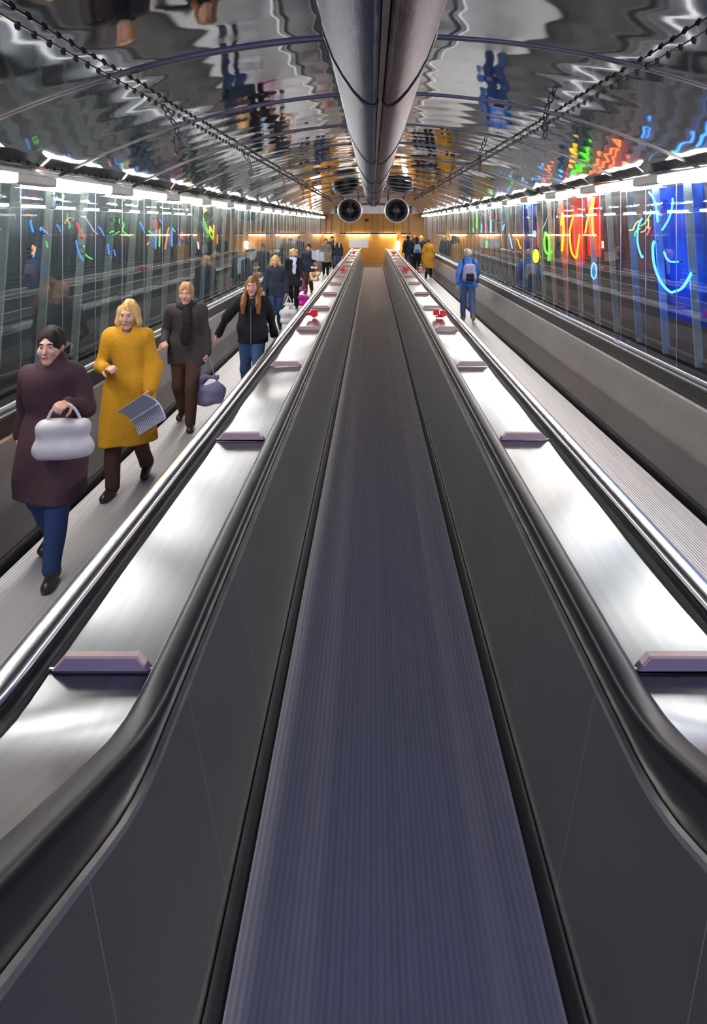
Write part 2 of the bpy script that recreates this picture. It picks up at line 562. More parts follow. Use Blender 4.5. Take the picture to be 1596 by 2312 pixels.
SIDE = {-1: 'left', 1: 'right'}
for s in (-1, 1):
    lab = ('left-hand moving walkway carrying people towards the viewer' if s < 0 else 'right-hand moving walkway carrying people away from the viewer')
    w2 = empty('moving_walkway', (0, 0, 0), label=lab, cat='moving walkway', group='three parallel moving walkways')
    MB().loft(sx([(1.25, 0), (2.37, 0), (2.37, -0.05), (1.25, -0.05)], s), YB).build('belt', M['belt'], w2)
    MB().box((s * 1.81, 31.75, 0.005), (1.2, 0.7, 0.03)).build('comb_plate', M['landing'], w2)
    MB().loft(sx([(2.37, -0.03), (2.43, -0.03), (2.43, -0.04), (2.37, -0.04)], s), YR).build('belt_gap', M['gap'], w2)
    MB().loft(sx([(2.415, -0.04), (2.43, -0.04), (2.43, 0.05), (2.415, 0.05)], s), YR).build('skirt_edge', M['guide'], w2)
    MB().loft(sx([(2.43, -0.04), (2.5, -0.04), (2.66, 0.70), (2.595, 0.70), (2.435, 0.05)], s), YR).build('side_panel', M['panelout'], w2)
    MB().loft(sx([(2.59, 0.70), (2.615, 0.70), (2.62, 0.722), (2.595, 0.722)], s), YR).build('trim_strip', M['trim'], w2)
    MB().loft(sx([(2.625, 0.70), (2.652, 0.70), (2.652, 0.84), (2.64, 0.84), (2.63, 0.73)], s), YR).build('handrail_guide', M['guide'], w2)
    MB().loft(rail_prof(s * 2.602, 0.865, 0.04, 0.055), YR).build('handrail', M['rubber'], w2, ang=60)
    MB().loft(sx([(1.20, -0.04), (1.235, -0.04), (1.235, 0.03), (1.09, 0.70), (1.05, 0.70)], s), YR).build('side_panel', M['panelout'], w2)
    MB().loft(sx([(1.045, 0.70), (1.085, 0.70), (1.085, 0.86), (1.045, 0.86)], s), YR).build('handrail_guide', M['guide'], w2)
    MB().loft(rail_prof(s * 1.108, 0.892, 0.043, 0.056), YR).build('handrail', M['chrome'], w2, ang=60)

# decks between the handrails, made of shiny dented steel sheets
DSP, D0 = 1.967, 1.845         # spacing of the joints, first joint


def deck_sheet(x0, x1, y0, y1, z, seed, amp=1.0):
    r = random.Random(seed)
    ws = [(r.uniform(2.2, 7), r.uniform(-4, 4), r.uniform(0, 6.3)) for _ in range(4)]
    ny = max(4, int((y1 - y0) / 0.06)) if y0 < 16 else 12
    nx = 8
    v, f = [], []
    for j in range(ny + 1):
        y = y0 + (y1 - y0) * j / ny
        t = j / ny
        for i in range(nx + 1):
            u = i / nx
            x = x0 + (x1 - x0) * u
            d = sum(math.sin(a * y + b * x + c) for a, b, c in ws) * 0.0016 * amp
            d += 0.004 * math.sin(PI * t) * amp + 0.014 * (0.5 - (u if x1 > 0 else 1 - u)) * min(1, 6 * t, 6 * (1 - t))
            v.append((x, y, z + lift(y) + d))
    for j in range(ny):
        for i in range(nx):
            p = j * (nx + 1) + i
            f.append((p, p + 1, p + nx + 2, p + nx + 1))
    return MB().add(v, f)


for s in (-1, 1):
    dk = empty('balustrade_deck', (0, 0, 0), label='long steel balustrade top between the central and the %s-hand walkway' % SIDE[s], cat='balustrade deck', group='balustrade decks beside the central walkway')
    MB().loft(sx([(0.722, 0.69), (1.035, 0.69), (1.035, 0.85), (0.722, 0.85)], s), YR).build('deck_core', M['guide'], dk)
    MB().loft(sx([(0.706, 0.863), (0.716, 0.863), (0.716, 0.878), (0.706, 0.878)], s), YR).build('edge_strip', M['trim'], dk)
    MB().loft(sx([(1.02, 0.85), (1.043, 0.85), (1.043, 0.865), (1.03, 0.876), (1.02, 0.872)], s), YR).build('edge_strip', M['guide'], dk)
    ys = [-2.6, -0.1] + [D0 + DSP * k for k in range(16)] + [32.6]
    for k in range(len(ys) - 1):
        a, b = s * 0.716, s * 1.02
        deck_sheet(min(a, b), max(a, b), ys[k] + 0.004, ys[k + 1] - 0.004, 0.868, 31 + k * 7 + (s > 0)).build('deck_sheet', M['deck'], dk, ang=80)
    # the narrow dark gutter of the same deck on its outer side
    MB().loft(sx([(1.036, 0.80), (1.043, 0.80), (1.043, 0.845), (1.036, 0.845)], s), YR).build('gutter', M['gap'], dk)

    # brown anti-slide blocks standing on the joints
    pts = [(-0.146, 0), (0.146, 0), (0.108, 0.044), (-0.108, 0.044)]
    ins = [(-0.140, 0.003), (0.140, 0.003), (0.105, 0.040), (-0.105, 0.040)]
    mb = MB()
    v = [(x, -0.012, z) for x, z in ins] + [(x, -0.006, z) for x, z in pts] + [(x, 0.016, z) for x, z in pts]
    f = [(3, 2, 1, 0), (8, 9, 10, 11)]
    for r0 in (0, 4):
        f += [(r0 + i, r0 + (i + 1) % 4, r0 + 4 + (i + 1) % 4, r0 + 4 + i) for i in range(4)]
    mb.add(v, f)
    me = mb.mesh('anti_slide_block', M['block'], 20)
    mj = MB().box((0, 0, 0), (0.31, 0.008, 0.006)).mesh('joint_plate', M['greytrim'])
    for k in range(15):
        y = D0 + DSP * k
        o = inst('anti_slide_block', me, None, (s * 0.868, y, 0.8735 + lift(y)))
        tag(o, '%s brown wedge block from the viewer on the %s steel deck' % (ORD[k], SIDE[s]), 'anti-slide block', 'brown blocks on the balustrade decks')
        inst('joint_plate', mj, o, (0, 0, 0.0015))

    # red stop boxes
    for k, (bx, y, wd) in enumerate(((0.90, 8.75, 0.115), (0.885, 17.3, 0.12), (0.87, 26.7, 0.13))):
        z = 0.879
        pl = ('near', 'middle', 'far')[k]
        e = empty('stop_button_box', (s * bx, y, z), label='red stop box on the %s deck, %s one of three' % (SIDE[s], pl if k != 1 else 'middle'), cat='stop box', group='red stop boxes on the decks')
        n2 = MB()
        if s < 0:
            n2.bbox((0.02, 0, 0.062), (wd * 0.85, 0.07, 0.085), 0.006)
            n2.build('box_body', M['red'], e)
            MB().box((-0.055, 0, 0.05), (0.06, 0.03, 0.045)).build('side_bracket', M['red'], e)
            MB().tube([(-0.08, 0, 0.055), (-0.115, 0.0, 0.085), (-0.15, 0.0, 0.10)], 0.009).build('lever', M['red'], e)
            MB().box((0.02, 0, 0.01), (0.05, 0.05, 0.02)).build('foot', M['red'], e)
        else:
            n2.bbox((0.035, -0.02, 0.06), (wd * 0.72, 0.07, 0.08), 0.006)
            n2.build('box_body', M['red'], e)
            MB().bbox((-0.055, 0.03, 0.068), (wd * 0.72, 0.06, 0.08), 0.006).build('second_box', M['red'], e)
            MB().box((-0.01, 0.0, 0.03), (0.05, 0.05, 0.03)).build('side_bracket', M['red'], e)
            MB().box((-0.01, 0.0, 0.01), (0.11, 0.05, 0.02)).build('foot', M['red'], e)

# outer decks under the glass walls
for s in (-1, 1):
    dk = empty('balustrade_deck', (0, 0, 0), label='narrow steel ledge between the %s glass wall and its handrail' % SIDE[s], cat='balustrade deck', group='ledges under the glass walls')
    MB().loft(sx([(2.662, 0.5), (2.775, 0.5), (2.775, 0.822), (2.662, 0.822)], s), YR).build('deck_core', M['guide'], dk)
    MB().loft(sx([(2.655, 0.835), (2.668, 0.835), (2.668, 0.85), (2.655, 0.85)], s), YR).build('edge_strip', M['trim'], dk)
    MB().loft(sx([(2.762, 0.82), (2.777, 0.82), (2.777, 0.855), (2.762, 0.85)], s), YR).build('edge_strip', M['trim'], dk)
    ys = [-2.6, -0.4] + [1.1 + 1.985 * k for k in range(16)] + [32.6]
    for k in range(len(ys) - 1):
        a, b = s * 2.668, s * 2.763
        deck_sheet(min(a, b), max(a, b), ys[k] + 0.004, ys[k + 1] - 0.004, 0.835, 500 + k * 5 + (s > 0), 0.6).build('deck_sheet', M['deck'], dk, ang=80)
    vb = MB()
    vb.prism([(-0.042, 0), (0.042, 0), (0.02, 0.045), (-0.02, 0.045)], -0.006, 0.006)
    vm = vb.mesh('ledge_block', M['trim'])
    for k in range(16):
        o = inst('ledge_block', vm, None, (s * 2.715, 1.1 + 1.985 * k, 0.838 + lift(1.1 + 1.985 * k)))
        tag(o, '%s small metal block from the viewer on the ledge of the %s glass wall' % (ORD[k], SIDE[s]), 'anti-slide block', 'metal blocks on the ledges')

# ------------------------------------------------------------------ lamps along the tops of the glass walls
bd = MB()
bd.prism([(0, 0.005), (0.085, 0.0), (0.10, 0.012), (0.10, 0.052), (0, 0.07)], 0.02, 0.98)
diff = {1: bd.mesh('lamp_diffuser', M['lamp'])}
b2 = MB().add([(-x, y, z) for x, y, z in bd.v], bd.f)
diff[-1] = b2.mesh('lamp_diffuser', M['lamp'])
hp = [(-0.004, 0.072), (0.104, 0.054), (0.104, 0.066), (-0.004, 0.084)]
bp_ = [(0, 0.012), (0.012, 0), (0.09, 0), (0.10, 0.012), (0.10, 0.052), (0, 0.07)]
hs, bl = ({s: MB().prism(sx(q, s), a, b).mesh(n, M['housing']) for s in (-1, 1)} for q, a, b, n in ((hp, 0.01, 1.57, 'lamp_housing'), (bp_, 1.02, 1.56, 'ballast_box')))
for s in (-1, 1):
    y = 1.54 if s > 0 else 1.8
    k = 0
    while y < YF - 2.2:
        e = empty('fluorescent_light', (s * 2.585, y, 2.49 if s < 0 else 2.575), label='%s ceiling-edge strip light from the viewer above the %s glass wall' % (ORD[k], SIDE[s]), cat='strip light', group='strip lights above the glass walls')
        inst('lamp_diffuser', diff[s], e)
        inst('lamp_housing', hs[s], e)
        inst('ballast_box', bl[s], e)
        y += 1.6
        k += 1

ct_ = MB().tube([(0, 0.05, 0), (0, 0.1, 0), (0, 1.2, 0), (0, 1.25, 0)], [0.012, 0.015, 0.015, 0.012], 10).mesh('tube', M['lampin'])
ch_ = MB().box((0, 0.65, 0.045), (0.07, 1.3, 0.04)).mesh('lamp_housing', M['housing'])
for s in (-1, 1):
    y, k = (1.4 if s > 0 else 1.0), 0
    while y < YF - 2.2:
        e = empty('cavity_light', (s * 2.99, y, 2.62), label='%s slim tube light from the viewer behind the %s glass wall' % (ORD[k], SIDE[s]), cat='strip light', group='tube lights behind the glass walls')
        inst('tube', ct_, e)
        inst('lamp_housing', ch_, e)
        y += 1.95
        k += 1

# ------------------------------------------------------------------ duct, fans, clip cables, turnbuckles
dct = empty('ventilation_duct', (0, 0, 0), label='double-lobed ribbed metal duct running under the crown of the vaulted ceiling', cat='duct')
dys = [1.0 + 0.3 * i for i in range(73)] + [22.85]


def lobe(s):
    top = [(0.015, 3.285), (0.31, zc(0.31) - 0.005)]
    pr = [(0.295, 3.20), (0.25, 3.08), (0.20, 2.99), (0.145, 2.91), (0.10, 2.86), (0.065, 2.835), (0.038, 2.828), (0.018, 2.84), (0.013, 2.88)]
    return [(s * x - 0.02, z) for x, z in top + pr]


for s in (-1, 1):
    mb = MB()
    n = len(lobe(s))
    v, f = [], []
    yy = []
    for y in dys:
        yy += [(y, 1.0), (y + 0.285, 1.0)] if y < 22.7 else [(y, 1.0)]
    for i, (y, k) in enumerate(yy):
        sc_ = 1.0 - 0.012 * (i % 2)
        v += [(x * sc_, y, 3.285 + (z - 3.285) * sc_) for x, z in lobe(s)]
    for k in range(len(yy) - 1):
        for i in range(n):
            j = (i + 1) % n
            f.append((k * n + i, k * n + j, (k + 1) * n + j, (k + 1) * n + i))
    f += [tuple(range(n))[::-1], tuple(range((len(yy) - 1) * n, len(yy) * n))]
    mb.add(v, f).build('duct_lobe', M['duct_blue_refl' if s < 0 else 'duct_red_refl'], dct, ang=40)
MB().box((-0.02, 11.9, 2.93), (0.024, 21.8, 0.14)).build('centre_strip', M['fan'], dct)
for k in range(7):
    y = 3.3 + 3.2 * k
    MB().tube([(x, y, z - 0.004) for x, z in lobe(-1)[1:]], 0.008, 6).build('strap', M['blackmetal'], dct)
    MB().tube([(x, y, z - 0.004) for x, z in lobe(1)[1:]], 0.008, 6).build('strap', M['blackmetal'], dct)

for s in (-1, 1):
    cx = -0.89 if s < 0 else 0.85
    fy, cz, R = 23.2, 2.70, 0.47
    e = empty('jet_fan', (cx, fy, cz), label='big round ventilation fan hung from the ceiling, %s of the pair' % SIDE[s], cat='fan', group='pair of jet fans at the far end')
    pr = [(R - 0.11, 1.5), (R - 0.11, 0.35), (R - 0.105, 0.18), (R - 0.07, 0.05), (R - 0.03, 0.0), (R, 0.03), (R - 0.005, 0.09), (R - 0.04, 0.16), (R - 0.05, 0.3), (R - 0.05, 1.5)]
    MB().lathe(pr, (0, 0, 0), n=56, cap=False).build('casing', M['fan'], e, ang=50)
    MB().lathe([(R - 0.045, 0.0), (R - 0.02, -0.012), (R + 0.004, 0.0), (R + 0.004, 0.05), (R - 0.045, 0.02)], (0, 0, 0), n=56, cap=False).build('inlet_lip', M['fanlip'], e, ang=60)
    hub = MB().lathe([(0.0, 0.10), (0.06, 0.105), (0.12, 0.13), (0.16, 0.19), (0.165, 0.7), (0.0, 0.72)], (0, 0, 0), n=36, cap=False).build('hub', M['fandark'], e)
    for k in range(15):
        a = 2 * PI * k / 15 + 0.2
        rm = Matrix.Rotation(-a, 4, 'Y')
        vv = []
        for i, (r, tw, ch) in enumerate(((0.15, 0.9, 0.07), (0.25, 0.65, 0.085), (R - 0.115, 0.45, 0.08))):
            for q, th in ((-1, -0.006), (1, -0.006), (1, 0.006), (-1, 0.006)):
                vv.append(rm @ Vector((r, 0.42 + q * ch * math.sin(tw) + th, q * ch * math.cos(tw))))
        ff = [(3, 2, 1, 0), (8, 9, 10, 11)]
        for g in (0, 4):
            ff += [(g + i, g + (i + 1) % 4, g + 4 + (i + 1) % 4, g + 4 + i) for i in range(4)]
        MB().add(vv, ff).build('blade', M['fandark'], e)
    MB().tube([((R - 0.13) * math.cos(a), 0.14, (R - 0.13) * math.sin(a)) for a in [2 * PI * i / 40 for i in range(40)]], 0.012, 6, closed=True).build('guard_ring', M['fandark'], e)
    for k in range(4):
        a = PI / 2 * k
        MB().tube([(0.13 * math.cos(a), 0.15, 0.13 * math.sin(a)), ((R - 0.09) * math.cos(a), 0.15, (R - 0.09) * math.sin(a))], 0.014, 6).build('strut', M['fandark'], e)
    MB().bbox((s * (R + 0.05), 0.35, 0.03), (0.18, 0.3, 0.26), 0.03).build('motor_box', M['fandark'], e)
    for yy in (0.35, 1.2):
        for q in (-0.3, 0.3):
            MB().box((q, yy, 0.36 + (zc(cx + q) - cz - 0.36) / 2), (0.03, 0.04, zc(cx + q) - cz - 0.30)).build('hanger', M['blackmetal'], e)

clip = MB().prism([(-0.009, 0.010), (0.009, 0.010), (0.011, -0.014), (0.005, -0.027), (-0.006, -0.023), (-0.011, -0.008)], -0.005, 0.005).mesh('clip', M['blackmetal'])
for (x, nm) in ((-1.55, 'across the left half of the vault'), (1.485, 'across the right half of the vault'), (-2.665, 'along the left edge of the vault'), (2.665, 'along the right edge of the vault')):
    z = zc(x) - 0.034 if abs(x) < 2 else zc(2.7 * (1 if x > 0 else -1)) - 0.033
    c = MB().tube([(x, y, z) for y in (-2.5, 5, 10, 15, 20, 27 if abs(x) > 2 else 23.1)], 0.005, 6).build('clip_cable', M['cable'], None)
    tag(c, 'thin cable hung with small black clips ' + nm, 'cable', 'clip cables under the ceiling')
    y0, sp = (2.6, 0.128)
    for k in range(100):
        inst('clip', clip, c, (x, y0 + sp * k, z - 0.002))
    rest = MB()
    y = y0 + sp * 100
    while y < (26.8 if abs(x) > 2 else 23.0):
        rest.box((x, y, z - 0.012), (0.026, 0.012, 0.045))
        y += sp
    rest.build('distant_clips', M['blackmetal'], c, kind='stuff')

for s in (-1, 1):
    x = -1.716 if s < 0 else 1.40
    for k in range(5):
        y = 5.24 + 3.2 * k
        z = zc(x)
        e = empty('turnbuckle', (x, y, z - 0.015), label='%s dark turnbuckle from the viewer hanging under the %s half of the vault' % (ORD[k], SIDE[s]), cat='turnbuckle', group='turnbuckles under the vault')
        MB().tube([(0.018, 0, -0.075), (0.02, 0, -0.11), (0.018, 0, -0.145), (-0.018, 0, -0.145), (-0.02, 0, -0.11), (-0.018, 0, -0.075)], 0.008, 6, closed=True).build('turnbuckle_body', M['blackmetal'], e)
        for zz in (-0.03, -0.185):
            MB().tube([(0.014 * math.cos(a), 0, zz + 0.034 * math.sin(a)) for a in [2 * PI * i / 12 for i in range(12)]], 0.006, 6, closed=True).build('eyelet', M['blackmetal'], e)

# ------------------------------------------------------------------ far end: pendant lamps, board, camera
YL = 34.34
for (x0, x1, lit, lab) in ((-2.72, -2.2, True, 'short lit tube lamp hanging at the left end of the amber wall'),
                           (-1.86, -1.49, False, 'short unlit tube lamp left of the lit lamp over the white board'),
                           (-1.47, -0.19, True, 'lit tube lamp hanging over the blank white board'),
                           (-0.17, 0.34, False, 'unlit pale tube lamp between two lit lamps before the amber wall'),
                           (0.36, 1.32, True, 'lit tube lamp right of the centre of the amber wall'),
                           (1.52, 2.1, False, 'unlit pale tube lamp at the right of the amber wall')):
    e = empty('pendant_lamp', ((x0 + x1) / 2, YL, 1.6), label=lab, cat='pendant lamp', group='tube lamps hanging before the amber wall')
    L = x1 - x0
    MB().box((0, 0.0, 0.05), (L, 0.12, 0.06)).build('lamp_housing', M['blackmetal'], e)
    MB().tube([(-L / 2 + 0.02, 0, -0.02), (-L / 2 + 0.05, 0, -0.02), (L / 2 - 0.05, 0, -0.02), (L / 2 - 0.02, 0, -0.02)], [0.03, 0.05, 0.05, 0.03], 12).build('tube', M['lampwarm'] if lit else M['lampoff'], e)
    for q in (-0.3, 0.3):
        MB().tube([(q * L, 0, 0.08), (q * L, 0, 1.149)], 0.012, 6).build('hanging_rod', M['blackmetal'], e)
e = empty('tube_lamp', (1.36, YL - 0.3, 0.0), label='upright glowing tube lamp on a pole behind the right deck end', cat='lamp')
MB().tube([(0, 0, 0.74), (0, 0, 0.80), (0, 0, 1.18), (0, 0, 1.24)], [0.045, 0.085, 0.085, 0.045], 14).build('tube', M['lampwarm'], e)
MB().tube([(0, 0, 1.24), (0, 0, 1.6)], 0.03, 8).build('cap_pole', M['amber'], e)
MB().tube([(0, 0, -0.01), (0, 0, 0.74)], 0.03, 8).build('pole', M['blackmetal'], e)

e = empty('hanging_board', (-0.80, YL - 0.35, 1.12), label='blank white board hanging at the top of the left deck before the amber wall', cat='board')
MB().box((0, 0, 0), (1.06, 0.04, 0.47)).build('board', M['white'], e)
for q in (-0.18, 0.18):
    MB().tube([(q, 0, 0.22), (q, 0.02, 0.30), (q, 0.33, 0.44)], 0.02, 6).build('bracket', M['chrome'], e)
MB().lathe([(0.012, -0.03), (0.016, -0.022), (0.012, 0.0)], (0.45, 0, -0.18), n=10).build('bolt', M['chrome'], e)

e = empty('security_camera', (-0.36, YF - 0.05, 2.40), label='small black security camera on the amber wall between the fans', cat='camera')
MB().bbox((0, -0.14, 0), (0.16, 0.24, 0.14), 0.02).build('camera_body', M['blackmetal'], e)
MB().lathe([(0.03, 0), (0.045, -0.03), (0.04, -0.05)], (0.02, -0.26, 0), n=14).build('lens', M['gap'], e)
MB().box((-0.1, -0.02, 0.03), (0.14, 0.06, 0.05)).build('wall_mount', M['blackmetal'], e)

# ------------------------------------------------------------------ neon tubes behind the glass
def at(px, py, X):
    # a spot on the leaning plane just behind the glass on the side given by the sign of X
    s, off = (1 if X > 0 else -1), abs(X) - 3.1
    u, w, b = (px - VX) / F, (py - VY) / F, (GX0 - GX1) / (GZ1 - GZ0)
    y = (GX0 + off + b * GZ0 - b * CAMZ - s * CAMX) / (s * u - b * w)
    return Vector((CAMX + u * y, y, CAMZ - w * y))


def smooth(pts, n=6):
    P = [Vector(p) for p in pts]
    if len(P) < 3:
        return P
    out = []
    for i in range(len(P) - 1):
        p0, p1, p2, p3 = P[max(i - 1, 0)], P[i], P[i + 1], P[min(i + 2, len(P) - 1)]
        for k in range(n):
            t = k / n
            out.append(0.5 * ((2 * p1) + (p2 - p0) * t + (2 * p0 - 5 * p1 + 4 * p2 - p3) * t * t + (3 * p1 - p0 - 3 * p2 + p3) * t ** 3))
    out.append(P[-1])
    return out


NG = {1: 'neon tubes behind the right glass wall', -1: 'neon tubes behind the left glass wall'}


def neon_thing(strokes, col, label, X=3.13, r=0.014, world=False, cat='neon tube'):
    s = 1 if X > 0 else -1
    r *= 0.55 if s > 0 else 0.45
    strokes = [[(p if world else at(p[0], p[1], X)) for p in st_] for st_ in strokes]
    allp = [p for st_ in strokes for p in st_]
    base = Vector((sum(p[0] for p in allp) / len(allp), sum(p[1] for p in allp) / len(allp), min(p[2] for p in allp)))
    e = empty('neon_tube', base, label=label, cat=cat, group=NG[s])
    for st_ in strokes:
        pp = [Vector(p) - base for p in st_]
        sm = smooth(pp)
        MB().tube(sm, r, 8).build('tube', (NE if s > 0 else NL)[col], e, ang=60)
        for q in (sm[0], sm[-1]):
            MB().tube([q, q + Vector((s * 0.045, 0, 0))], 0.0035, 6).build('stand_off', M['blackmetal'], e)
    return e


def backing(pxs, label, m, off=3.27):
    (xa, ya), (xb, yb) = pxs
    e = empty('backing_board', (0, 0, 0), label=label, cat='board')
    P = [at(xa, ya, off), at(xb, ya, off), at(xb, yb, off), at(xa, yb, off)]
    z0, z1 = min(P[2][2], P[3][2]), min(2.58, max(P[0][2], P[1][2]))
    y0, y1 = sorted((P[0][1], P[1][1]))
    X = lambda z: GX0 + 0.17 - (z - GZ0) * (GX0 - GX1) / (GZ1 - GZ0)
    MB().prism([(X(z0), z0), (X(z0) + 0.02, z0), (X(z1) + 0.02, z1), (X(z1), z1)], y0, y1).build('board', m, e)
    return e


RB = mat('red_acrylic', (0.70, 0.012, 0.008), 0.35)
BB = mat('blue_acrylic', (0.02, 0.09, 0.60), 0.35)
backing([(1284, 425), (1310, 590)], 'red board behind the hooked orange neon 2', RB)
backing([(1318, 425), (1350, 575)], 'red board behind the orange neon letter A', RB)
backing([(1258, 470), (1278, 590)], 'red board behind the orange neon numeral 1', RB)
backing([(1466, 420), (1585, 700)], 'large blue board behind the big blue neon curves', BB)
backing([(1178, 460), (1206, 570)], 'blue board behind the bright blue neon near the green 4', BB)
R7 = lambda L: [(1150 + x / 4.092, 390 + y / 4.092) for x, y in L]
R3 = lambda L: [(1390 + x / 7.97, 400 + y / 7.97) for x, y in L]
R4 = lambda L: [(1060 + x / 7.98, 440 + y / 7.98) for x, y in L]
neon_thing([R7([(478, 485), (490, 372), (500, 480), (495, 600), (486, 722)])], 'flame', 'orange neon numeral like a tall 1 against a red glow', r=0.03)
neon_thing([R7([(553, 400), (588, 398), (572, 470), (556, 560), (566, 690), (585, 755), (618, 785), (632, 690), (650, 570)])], 'flame', 'orange neon tube shaped like a hooked 2 against a red glow', r=0.022)
neon_thing([R7([(700, 555), (722, 440), (755, 310), (785, 230), (768, 340), (766, 470), (775, 572), (802, 575)])], 'flame', 'orange neon letter A beside the tall red panel', r=0.022)
neon_thing([R7([(330, 550), (322, 640), (332, 720), (352, 748), (390, 730)]), R7([(335, 552), (362, 600), (368, 700), (360, 812)])], 'green', 'green neon numeral 4 behind the right glass wall', r=0.03)
neon_thing([R7([(240, 720), (230, 765), (240, 820), (256, 800), (258, 745), (242, 716)])], 'yellow', 'thick yellow neon ring low beside the green 4', r=0.05)
neon_thing([R7([(778, 832), (757, 880), (760, 950), (782, 980), (802, 940), (800, 870), (780, 832)])], 'blue', 'blue neon zero low under the letter A')
neon_thing([R7([(1290, 178), (1328, 235), (1355, 320), (1370, 458)])], 'blue', 'long blue neon stroke at the top right, left of two', r=0.02)
neon_thing([R7([(1508, 232), (1500, 330), (1470, 430), (1412, 528)])], 'blue', 'long blue neon stroke at the top right, right of two', r=0.016)
neon_thing([R7([(1338, 632), (1324, 700), (1340, 860), (1400, 1010), (1480, 1098), (1525, 1098), (1600, 1060), (1680, 930)])], 'blue', 'largest blue neon curve like a smile at the right edge', r=0.022)
neon_thing([R7([(1428, 730), (1452, 790), (1490, 822), (1560, 822)])], 'blue', 'small blue neon hook inside the large blue curve', r=0.016)
neon_thing([R3([(475, 745), (415, 850), (390, 1050), (405, 1250), (465, 1430), (490, 1420)])], 'blue', 'blue neon bracket left of the large blue curve', r=0.018)
neon_thing([R3([(240, 958), (310, 945), (350, 860), (390, 800), (430, 795)])], 'yellow', 'yellow neon squiggle left of the blue bracket', r=0.012)
neon_thing([R3([(340, 1070), (350, 1000), (390, 940), (440, 930)]), R3([(450, 875), (520, 830), (600, 710), (632, 660), (632, 580)])], 'green', 'thin green neon strokes crossing the blue bracket', r=0.01)
neon_thing([R3([(455, 990), (510, 970), (580, 870), (590, 750)]), R3([(590, 750), (590, 930)])], 'orange', 'thin orange neon stroke right of the blue bracket', r=0.01)
neon_thing([R3([(560, 1040), (600, 960), (630, 905)])], 'red', 'short red neon stroke beside the orange one', r=0.012)
neon_thing([R4([(128, 330), (132, 440), (126, 540), (132, 605)])], 'green', 'tall green neon stroke far along the right wall', r=0.035)
neon_thing([R4([(60, 605), (66, 640), (62, 668)])], 'green', 'tiny green neon mark beyond the tall green stroke', r=0.03)
neon_thing([R4([(222, 540), (212, 610), (208, 670)])], 'blue', 'blue neon stroke just before the tall green one', r=0.025)
neon_thing([R4([(293, 500), (295, 590), (296, 668)])], 'red', 'red neon stroke between two blue ones on the right wall', r=0.022)
neon_thing([R4([(405, 350), (378, 370), (376, 420)])], 'red', 'red neon hook above the straight blue stroke', r=0.028)
neon_thing([R4([(382, 455), (384, 560), (380, 670)])], 'blue', 'straight blue neon stroke under the red hook', r=0.035)
neon_thing([R4([(628, 530), (608, 590), (594, 640)])], 'blue', 'slanted blue neon dash above the white lamp reflections', r=0.025)
neon_thing([R4([(710, 705), (735, 800), (770, 965)])], 'blue', 'slanted blue neon stroke below the white lamp reflections', r=0.022)
neon_thing([R4([(1050, 165), (1035, 205), (1025, 235)])], 'blue', 'blue neon dash high beside a ballast box', r=0.03)
neon_thing([R4([(1165, 660), (1180, 700), (1170, 740)])], 'blue', 'bright blue neon glow beside the yellow ring', r=0.045)
neon_thing([R4([(1218, 480), (1224, 640), (1232, 960)])], 'red', 'thin tall red neon line above the yellow ring', r=0.01)
neon_thing([R4([(848, 795), (875, 830), (890, 890), (920, 965)])], 'flame', 'zigzag orange neon between the blue strokes', r=0.02)
neon_thing([R4([(312, 835), (305, 890), (304, 955)])], 'green', 'small green neon drop under the straight blue stroke', r=0.03)
neon_thing([R4([(1440, 310), (1400, 420), (1340, 560), (1305, 635)])], 'pale', 'pale unlit-looking glass stroke above the green 4', r=0.012)
neon_thing([R4([(490, 350), (492, 450)])], 'red', 'dim red neon dash right of the red hook', r=0.018)

# added tubes, unseen beyond the right frame edge: they tint the near belt blue
for (X, y0, nm, col) in ((3.13, 4.6, 'added unseen blue neon loop just past the right edge', 'blue'), (3.13, 2.6, 'added unseen blue neon loop nearest on the right wall', 'blue')):
    neon_thing([[Vector((2.945, y0 + 0.5 * math.cos(a), 1.75 + 0.55 * math.sin(a))) for a in [2 * PI * i / 16 for i in range(15)]]], col, nm, X, 0.022, world=True)

L5 = lambda L: [(60 + x / 5.911, 430 + y / 5.911) for x, y in L]
L6 = lambda L: [(300 + x / 7.98, 430 + y / 7.98) for x, y in L]
LX = -3.13  # some strokes here are glass reflections, built as glowing tubes
neon_thing([L5([(185, 540), (190, 495), (225, 525), (275, 575)])], 'blue', 'blue neon tick at the far left of the left wall', LX)
neon_thing([L5([(72, 780), (88, 735), (100, 780), (85, 845), (72, 830)])], 'orange', 'orange neon ring cut by the left edge', LX)
neon_thing([L5([(118, 750), (105, 820), (88, 895)])], 'blue', 'blue neon dash beside the orange ring', LX)
neon_thing([L5([(508, 445), (535, 395), (575, 372), (605, 375), (625, 390)])], 'red', 'red neon arc on the left wall', LX)
neon_thing([L5([(665, 430), (700, 510), (735, 590), (775, 630)])], 'red', 'thick red neon stroke below the red arc', LX, 0.018)
neon_thing([L5([(765, 350), (830, 430), (890, 530), (945, 585)])], 'pale', 'pale glass stroke right of the red neon stroke', LX)
neon_thing([L5([(950, 482), (985, 510), (1015, 565), (1035, 610)])], 'blue', 'curved blue neon stroke under the left strip reflection', LX)
neon_thing([L5([(658, 665), (680, 770), (715, 865), (755, 940)])], 'blue', 'long blue neon stroke low under the red one', LX)
neon_thing([L5([(755, 735), (768, 750), (762, 765)]), L5([(785, 850), (825, 890), (875, 915)])], 'green', 'low green neon marks beside the long blue stroke', LX)
neon_thing([L5([(1082, 710), (1095, 780), (1102, 855)])], 'blue', 'upright blue neon dash, left of a low pair', LX, 0.016)
neon_thing([L5([(1163, 785), (1172, 825), (1182, 870)])], 'blue', 'upright blue neon dash, right of a low pair', LX, 0.014)
